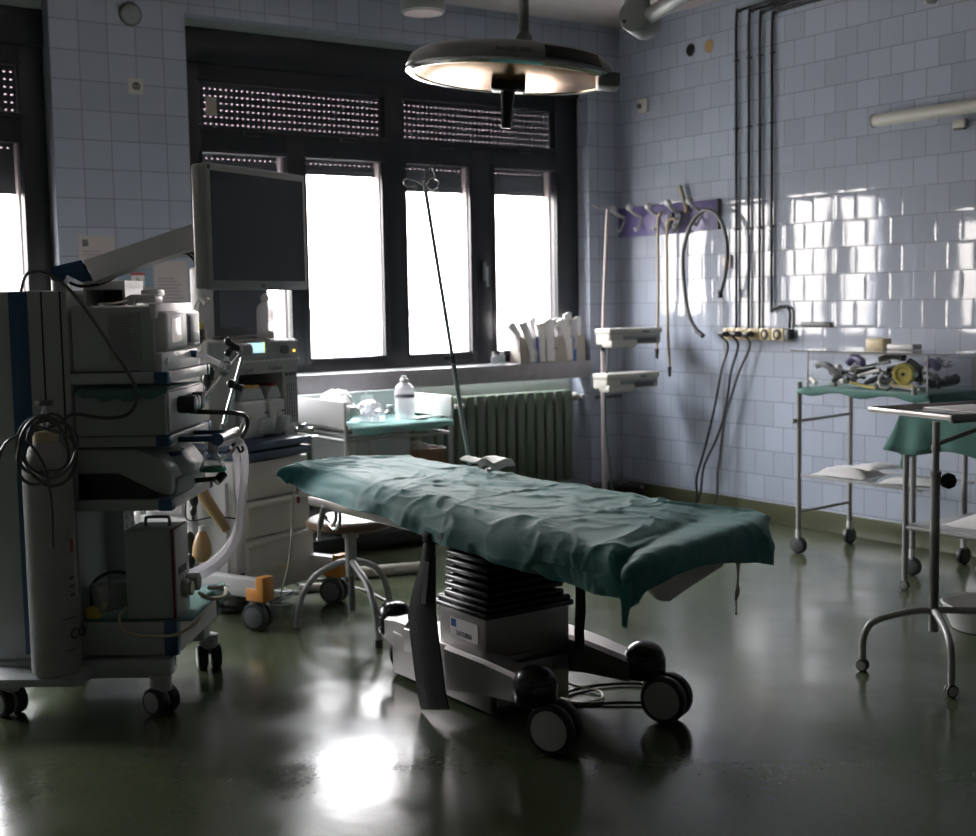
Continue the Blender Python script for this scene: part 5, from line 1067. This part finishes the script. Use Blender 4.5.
bent('purple_mask', [(926, 366), (932, 362), (938, 368)], .020, 'purple', 'dark purple piece in the end of the glass box nearest the tray stand', 'instrument', 5.40)
bent('black_handle', [(930, 384), (944, 382), (956, 379)], .026, 'black', 'thick black handle lying at the end of the glass box nearest the tray stand', 'instrument', 5.44)
bent('black_handle', [(880, 360), (892, 356), (904, 358)], .018, 'black', 'black handle on top of the heap above the yellow cap', 'instrument', 5.30)
bent('black_handle', [(908, 362), (916, 368), (918, 380)], .024, 'black', 'black cylinder just behind the yellow cap', 'instrument', 5.28)
bent('glass_bulb', [(936, 360), (944, 364), (950, 364)], .018, 'plas', 'clear bulb above the black handle at the end of the glass box', 'instrument', 5.42)
for i in range(44):
    y = rng.uniform(BY0+.07, BY1-.07); x = rng.uniform(BX0+.07, BX1-.07); z = BZ0+.02+rng.random()**1.2*.085*math.sin(PI*(y-BY0)/(BY1-BY0))**.5
    a = rng.uniform(0, PI); L_ = rng.uniform(.03, .06); d = V((math.cos(a), math.sin(a), rng.uniform(-.15, .15)))*L_; c = V((x, y, z)); rr = rng.uniform(.006, .014)
    d.x = max(-.055, min(.055, d.x)); m = ('dgrey', 'black', 'steel')[i % 3]
    nm = {'dgrey': 'dark grey tube piece lying in the heap of the glass box', 'black': 'black tube piece lying in the heap of the glass box', 'steel': 'steel tube piece lying in the heap of the glass box'}[m]
    o = MB().tube([c-d, c+V((0, 0, .012)), c+d], rr, n=8, sm=4).ball(c+d, rr*1.3, 10).build('airway_tube', m); tag(o, nm, 'instrument', {'dgrey': 'dark grey pieces in the glass box', 'black': 'black pieces in the glass box', 'steel': 'steel pieces in the glass box'}[m])
# wrapped packs on the lower glass shelf
def pack(c, s, rz_, lab, m='bag'):
    f_ = frame(c, rz_); R_ = []
    for i in range(9):
        a = i/8; R_.append([f_ @ V(((a-.5)*s[0], (b/8-.5)*s[1], s[2]*(math.sin(PI*a)*math.sin(PI*b/8))**.5+.006*noise.noise(V((a*5+c[0]*9, b, 0))))) for b in range(9)])
    o = MB().grid(R_, .004).build('wrapped_pack', m, smooth=60); return tag(o, lab, 'pack')
pack((5.31, 4.36, .426), (.26, .30, .045), 8, 'large white wrapped pack on the glass shelf of the trolley, nearest the room corner')
pack((5.36, 4.22, .472), (.22, .16, .02), -15, 'flat white wrapped pack lying on top of the large one')
pack((5.30, 3.98, .426), (.20, .26, .02), 25, 'flat white wrapped pack on the glass shelf beside the draped table')
# ---------------------------------------------------------------- draped side table
r = thing('instrument_table', 'grey tube table under a green cloth behind the tray stand', 'table', (5.16, 3.2, 0))
for x in (4.87, 5.44):
    for y in (3.68, 2.70):
        MB().cyl((x, y, .05), (x, y, .80), .0135).build('leg', 'trol', r)
        caster(r, (x, y, 0), 20, .022, .02, top=.055, twin=False, body='cream')
MB().box((4.86, 2.69, .800), (5.45, 3.69, .815), .004).build('tabletop', 'trol', r)
MB().cyl((4.87, 2.7, .292), (4.87, 3.68, .292), .011).cyl((5.44, 2.7, .292), (5.44, 3.68, .292), .011).cyl((4.87, 3.68, .292), (5.44, 3.68, .292), .011).build('shelf_frame', 'trol', r)
MB().box((4.88, 2.7, .300), (5.43, 3.67, .306)).build('shelf', 'lgrey', r)
rows = []
for i in range(41):
    t = i/40; y = 3.73-1.03*t; wv = .012*math.sin(i*.85)*(.6+.4*math.sin(i*.31)); tail = .045*max(0, 1-t*12)
    h = .17+.015*math.sin(i*.4)-tail*.0
    rows.append([V((4.84+wv*1.5-.03*max(0, 1-t*7), y+(.035*max(0, 1-t*10)), .815-h)), V((4.845+wv-.01*max(0, 1-t*7), y, .815-h*.5)), V((4.852, min(y, 3.70), .812)), V((4.875, min(y, 3.695), .8185)), V((5.15, min(y, 3.695), .8185)), V((5.46, min(y, 3.695), .8185)), V((5.465, min(y, 3.70), .76))])
fr_ = [V((q.x, 3.715+.012*math.sin(k*2), q.z)) for k, q in enumerate(rows[0])]
bk = [V((4.85, 3.76, .655)), V((4.86, 3.745, .73)), V((4.87, 3.715, .80)), V((4.90, 3.71, .80)), V((5.15, 3.715, .70)), V((5.45, 3.715, .70)), V((5.46, 3.71, .70))]
bk2 = [V((4.855, 3.765, .64)), V((4.87, 3.75, .64)), V((4.89, 3.725, .62)), V((4.95, 3.73, .60)), V((5.15, 3.73, .62)), V((5.44, 3.725, .62)), V((5.46, 3.72, .62))]
rf = [refine(q, 3) for q in [bk2, bk]+rows]
o = MB().grid(rf, .003).build('cloth', 'drape2', smooth=180); tag(o, 'green cloth hanging over the table behind the tray stand', 'cloth')
p = V((4.90, 3.70, .62)); o = MB().tube([p+V((0, .02, .06)), p+V((.01, .015, .0)), p+V((.0, .02, -.05)), p+V((.015, .015, -.07))], lambda t: .022-.012*t, n=10).build('cloth_knot', 'drape2'); tag(o, 'twisted green cloth end hanging beside the front leg of the draped table', 'cloth')
pack((5.15, 3.35, .308), (.34, .45, .05), 5, 'pale wrapped bundle on the lower shelf of the draped table', 'bag')
# ---------------------------------------------------------------- tray stand
MP = V((3.87, 2.80, 0)); r = thing('tray_stand', 'grey tray stand on curved tube legs at the right edge', 'tray stand', MP)
MB().cyl(MP+V((0, 0, .15)), MP+V((0, 0, .50)), .0165, n=20).build('lower_pole', 'trol', r)
up_ = MB().cyl(MP+V((0, 0, .48)), MP+V((0, 0, .90)), .0125, n=18).cyl(MP+V((0, 0, .70)), MP+V((0, 0, .725)), .019).cyl(MP+V((0, 0, .80)), MP+V((0, 0, .815)), .016).build('upper_pole', 'trol', r)
lp_ = MB().cyl(MP+V((0, 0, .22)), MP+V((0, 0, .72)), .0165, n=20).cyl(MP+V((0, 0, .70)), MP+V((0, 0, .725)), .020).build('sleeve', 'trol', r)
k0 = MP+V((0, 0, .69)); kd = V((.80, -.60, 0)); kn = MB().cyl(k0, k0+kd*.035, .007).build('knob_stem', 'steel', r)
kc = k0+V((.82, -.57, 0))*.045; fdir = V((-.55, -.83, .0)).normalized(); MB().cyl(kc-fdir*.012, kc+fdir*.012, .030, n=8, bev=.006).build('knob', 'black', r)
for (fx, fy, dg) in ((3.69, 2.965, 20), (3.675, 2.585, 60), (4.20, 2.62, 0)):
    d = V((fx, fy, 0))-MP; L_ = d.length; dl = d.normalized()
    MB().tube([MP+dl*.012+V((0, 0, .222)), MP+dl*.05+V((0, 0, .224)), MP+dl*(L_-.10)+V((0, 0, .205)), MP+dl*(L_-.03)+V((0, 0, .175)), MP+dl*(L_-.002)+V((0, 0, .12)), MP+dl*L_+V((0, 0, .05))], .0125, n=12).build('leg', 'trol', r)
    caster(r, (fx, fy, 0), dg, .022, .026, top=.06, twin=True, body='trol')
e1 = V((-.096, -.995, 0)); e2 = V((.995, -.096, 0)); TL_ = V((3.985, 3.19, .905)); TLf = Matrix.Identity(4)
e1 = V((-.33, -.944, 0)); e2 = V((.944, -.33, 0))
e1 = V((-.20, -.98, 0)); e2 = V((.98, -.20, 0))
for i in range(3): TLf[i][0] = e2[i]; TLf[i][1] = -e1[i]; TLf[i][2] = (0, 0, 1)[i]; TLf[i][3] = TL_[i]
TW, TL2 = .62, .44
ty = MB(TLf).box((0, -TL2, 0), (TW, 0, .004)).box((0, -TL2, 0), (.008, 0, .019), .002).box((TW-.008, -TL2, 0), (TW, 0, .019), .002).box((0, -TL2, 0), (TW, -TL2+.008, .019), .002).box((0, -.008, 0), (TW, 0, .019), .002).build('tray', 'steel', r)
q = TLf.inverted() @ MP
MB(TLf).box((.03, q.y-.012, -.014), (TW-.03, q.y+.012, -.001), .003).build('tray_support', 'trol', r)
MB().cyl(MP+V((0, 0, .82)), TLf @ V((min(.42, q.x+.34), q.y, -.008)), .008).build('brace', 'trol', r)
MB(TLf).box((.10, -.40, .0045), (.52, -.06, .008)).build('glass_liner', 'pane', r)
o = MB(TLf).box((.20, -.38, .009), (.44, -.08, .014), .001).build('paper', 'bag'); tag(o, 'white paper lying in the steel tray at the right edge', 'paper')
# ---------------------------------------------------------------- white basin
r = thing('wash_basin', 'white round basin on the floor at the right edge behind the tray stand', 'basin', (4.57, 3.04, 0))
MB().lathe([(0, .012), (.13, .012), (.145, .025), (.170, .100), (.185, .106), (.191, .102), (.186, .096), (.165, .04), (.148, .004), (.14, 0), (0, 0)], (4.57, 3.04, .0005), n=48).build('bowl', 'white', r)
# ---------------------------------------------------------------- cables on the floor
def fl_cable(pts, rr, m, lab, dz=0):
    P_ = [V((*on(2, 0, x, y).to_2d(), rr+.001+dz+(.004 if i % 2 else 0))) for i, (x, y) in enumerate(pts)]
    o = MB().tube(P_, rr, n=8).build('floor_cable', m); return tag(o, lab, 'cable', 'cables on the floor around the stool')
fl_cable([(200, 597), (216, 610), (235, 612), (252, 606), (250, 599), (230, 597), (218, 602), (230, 610), (262, 606), (290, 596)], .007, 'black', 'black cable coiled on the floor beside the cream machine wheel')
fl_cable([(226, 588), (240, 582), (262, 584), (282, 580), (300, 586), (292, 594), (262, 592), (240, 590), (228, 590)], .006, 'hose', 'dark cable loop on the floor behind the orange bumper')
fl_cable([(283, 573), (296, 568), (312, 574), (330, 572), (345, 578), (318, 582), (296, 578)], .007, 'black', 'black cable looping on the floor under the right machine leg')
fl_cable([(282, 590), (298, 594), (315, 590), (332, 588), (352, 588), (370, 594), (390, 604), (405, 612)], .005, 'hosew', 'pale cable running along the floor from the stool towards the table')
r = thing('power_strip', 'pale power strip on the floor behind the stool', 'power strip', on(2, .0, 322, 590))
a, b = on(2, .02, 300, 588), on(2, .02, 344, 586); MB().cyl(a, b, .02, n=12).build('body', 'hosew', r); MB().cyl(b, b+(b-a)*.12, .012).build('end_cap', 'brightred', r)
o = MB().tube([on(1, 4.30, 294, 485), on(1, 4.32, 292, 520), on(1, 4.35, 289, 560), V((*on(2, 0, 281, 600).to_2d(), .012)), V((*on(2, 0, 292, 606).to_2d(), .01)), V((*on(2, 0, 268, 612).to_2d(), .03))], .0035, n=6).build('hanging_cord', 'hosew'); tag(o, 'thin cord hanging from the head of the drape to the floor', 'cable')
o = MB().tube([on(1, 4.30, 296, 485), on(1, 4.30, 298, 495)], .002, n=6, sm=1).box(on(1, 4.30, 298, 500)-V((.006, .006, .012)), on(1, 4.30, 298, 500)+V((.006, .006, .014)), .003).build('cord_toggle', 'maroon'); tag(o, 'small dark red toggle hanging from the head of the drape', 'toggle')
# ---------------------------------------------------------------- daylight
for x0, x1 in ((-.77, 2.0), (2.72, 5.485)):      # daylight enters through the two window openings only
    ld_ = bpy.data.lights.new('window_daylight', 'AREA'); ld_.shape = 'RECTANGLE'; ld_.size = x1-x0; ld_.size_y = 1.75; ld_.cycles.is_portal = True
    lo_ = bpy.data.objects.new('window_daylight', ld_); COL.objects.link(lo_); lo_.location = ((x0+x1)/2, 7.01, 1.81); lo_.rotation_euler = (-PI/2, 0, 0)
w = bpy.data.worlds.new('sky'); sc.world = w; w.use_nodes = True; nt = w.node_tree; bg = nt.nodes['Background']
tc = nt.nodes.new('ShaderNodeTexCoord'); sx = nt.nodes.new('ShaderNodeSeparateXYZ'); nt.links.new(tc.outputs['Generated'], sx.inputs[0])
rp = nt.nodes.new('ShaderNodeValToRGB'); nt.links.new(sx.outputs[2], rp.inputs[0])
rp.color_ramp.elements[0].position = 0; rp.color_ramp.elements[0].color = (1, .93, .88, 1); rp.color_ramp.elements[1].position = .5; rp.color_ramp.elements[1].color = (.93, .95, 1, 1)
nt.links.new(rp.outputs[0], bg.inputs['Color']); 
def wm(op, a, b):
    n = nt.nodes.new('ShaderNodeMath'); n.operation = op
    for i, q in enumerate((a, b)):
        if isinstance(q, (int, float)): n.inputs[i].default_value = q
        else: nt.links.new(q, n.inputs[i])
    return n.outputs[0]
nt.links.new(wm('MULTIPLY', wm('ADD', wm('MULTIPLY', wm('MAXIMUM', sx.outputs[2], 0.0), 2.2), .6), SKY), bg.inputs['Strength'])   # overcast sky, brighter overhead
vs = sc.view_settings; vs.view_transform = 'Standard'; vs.look = 'None'; vs.gamma = 1; vs.use_curve_mapping = False; vs.exposure = EXPO
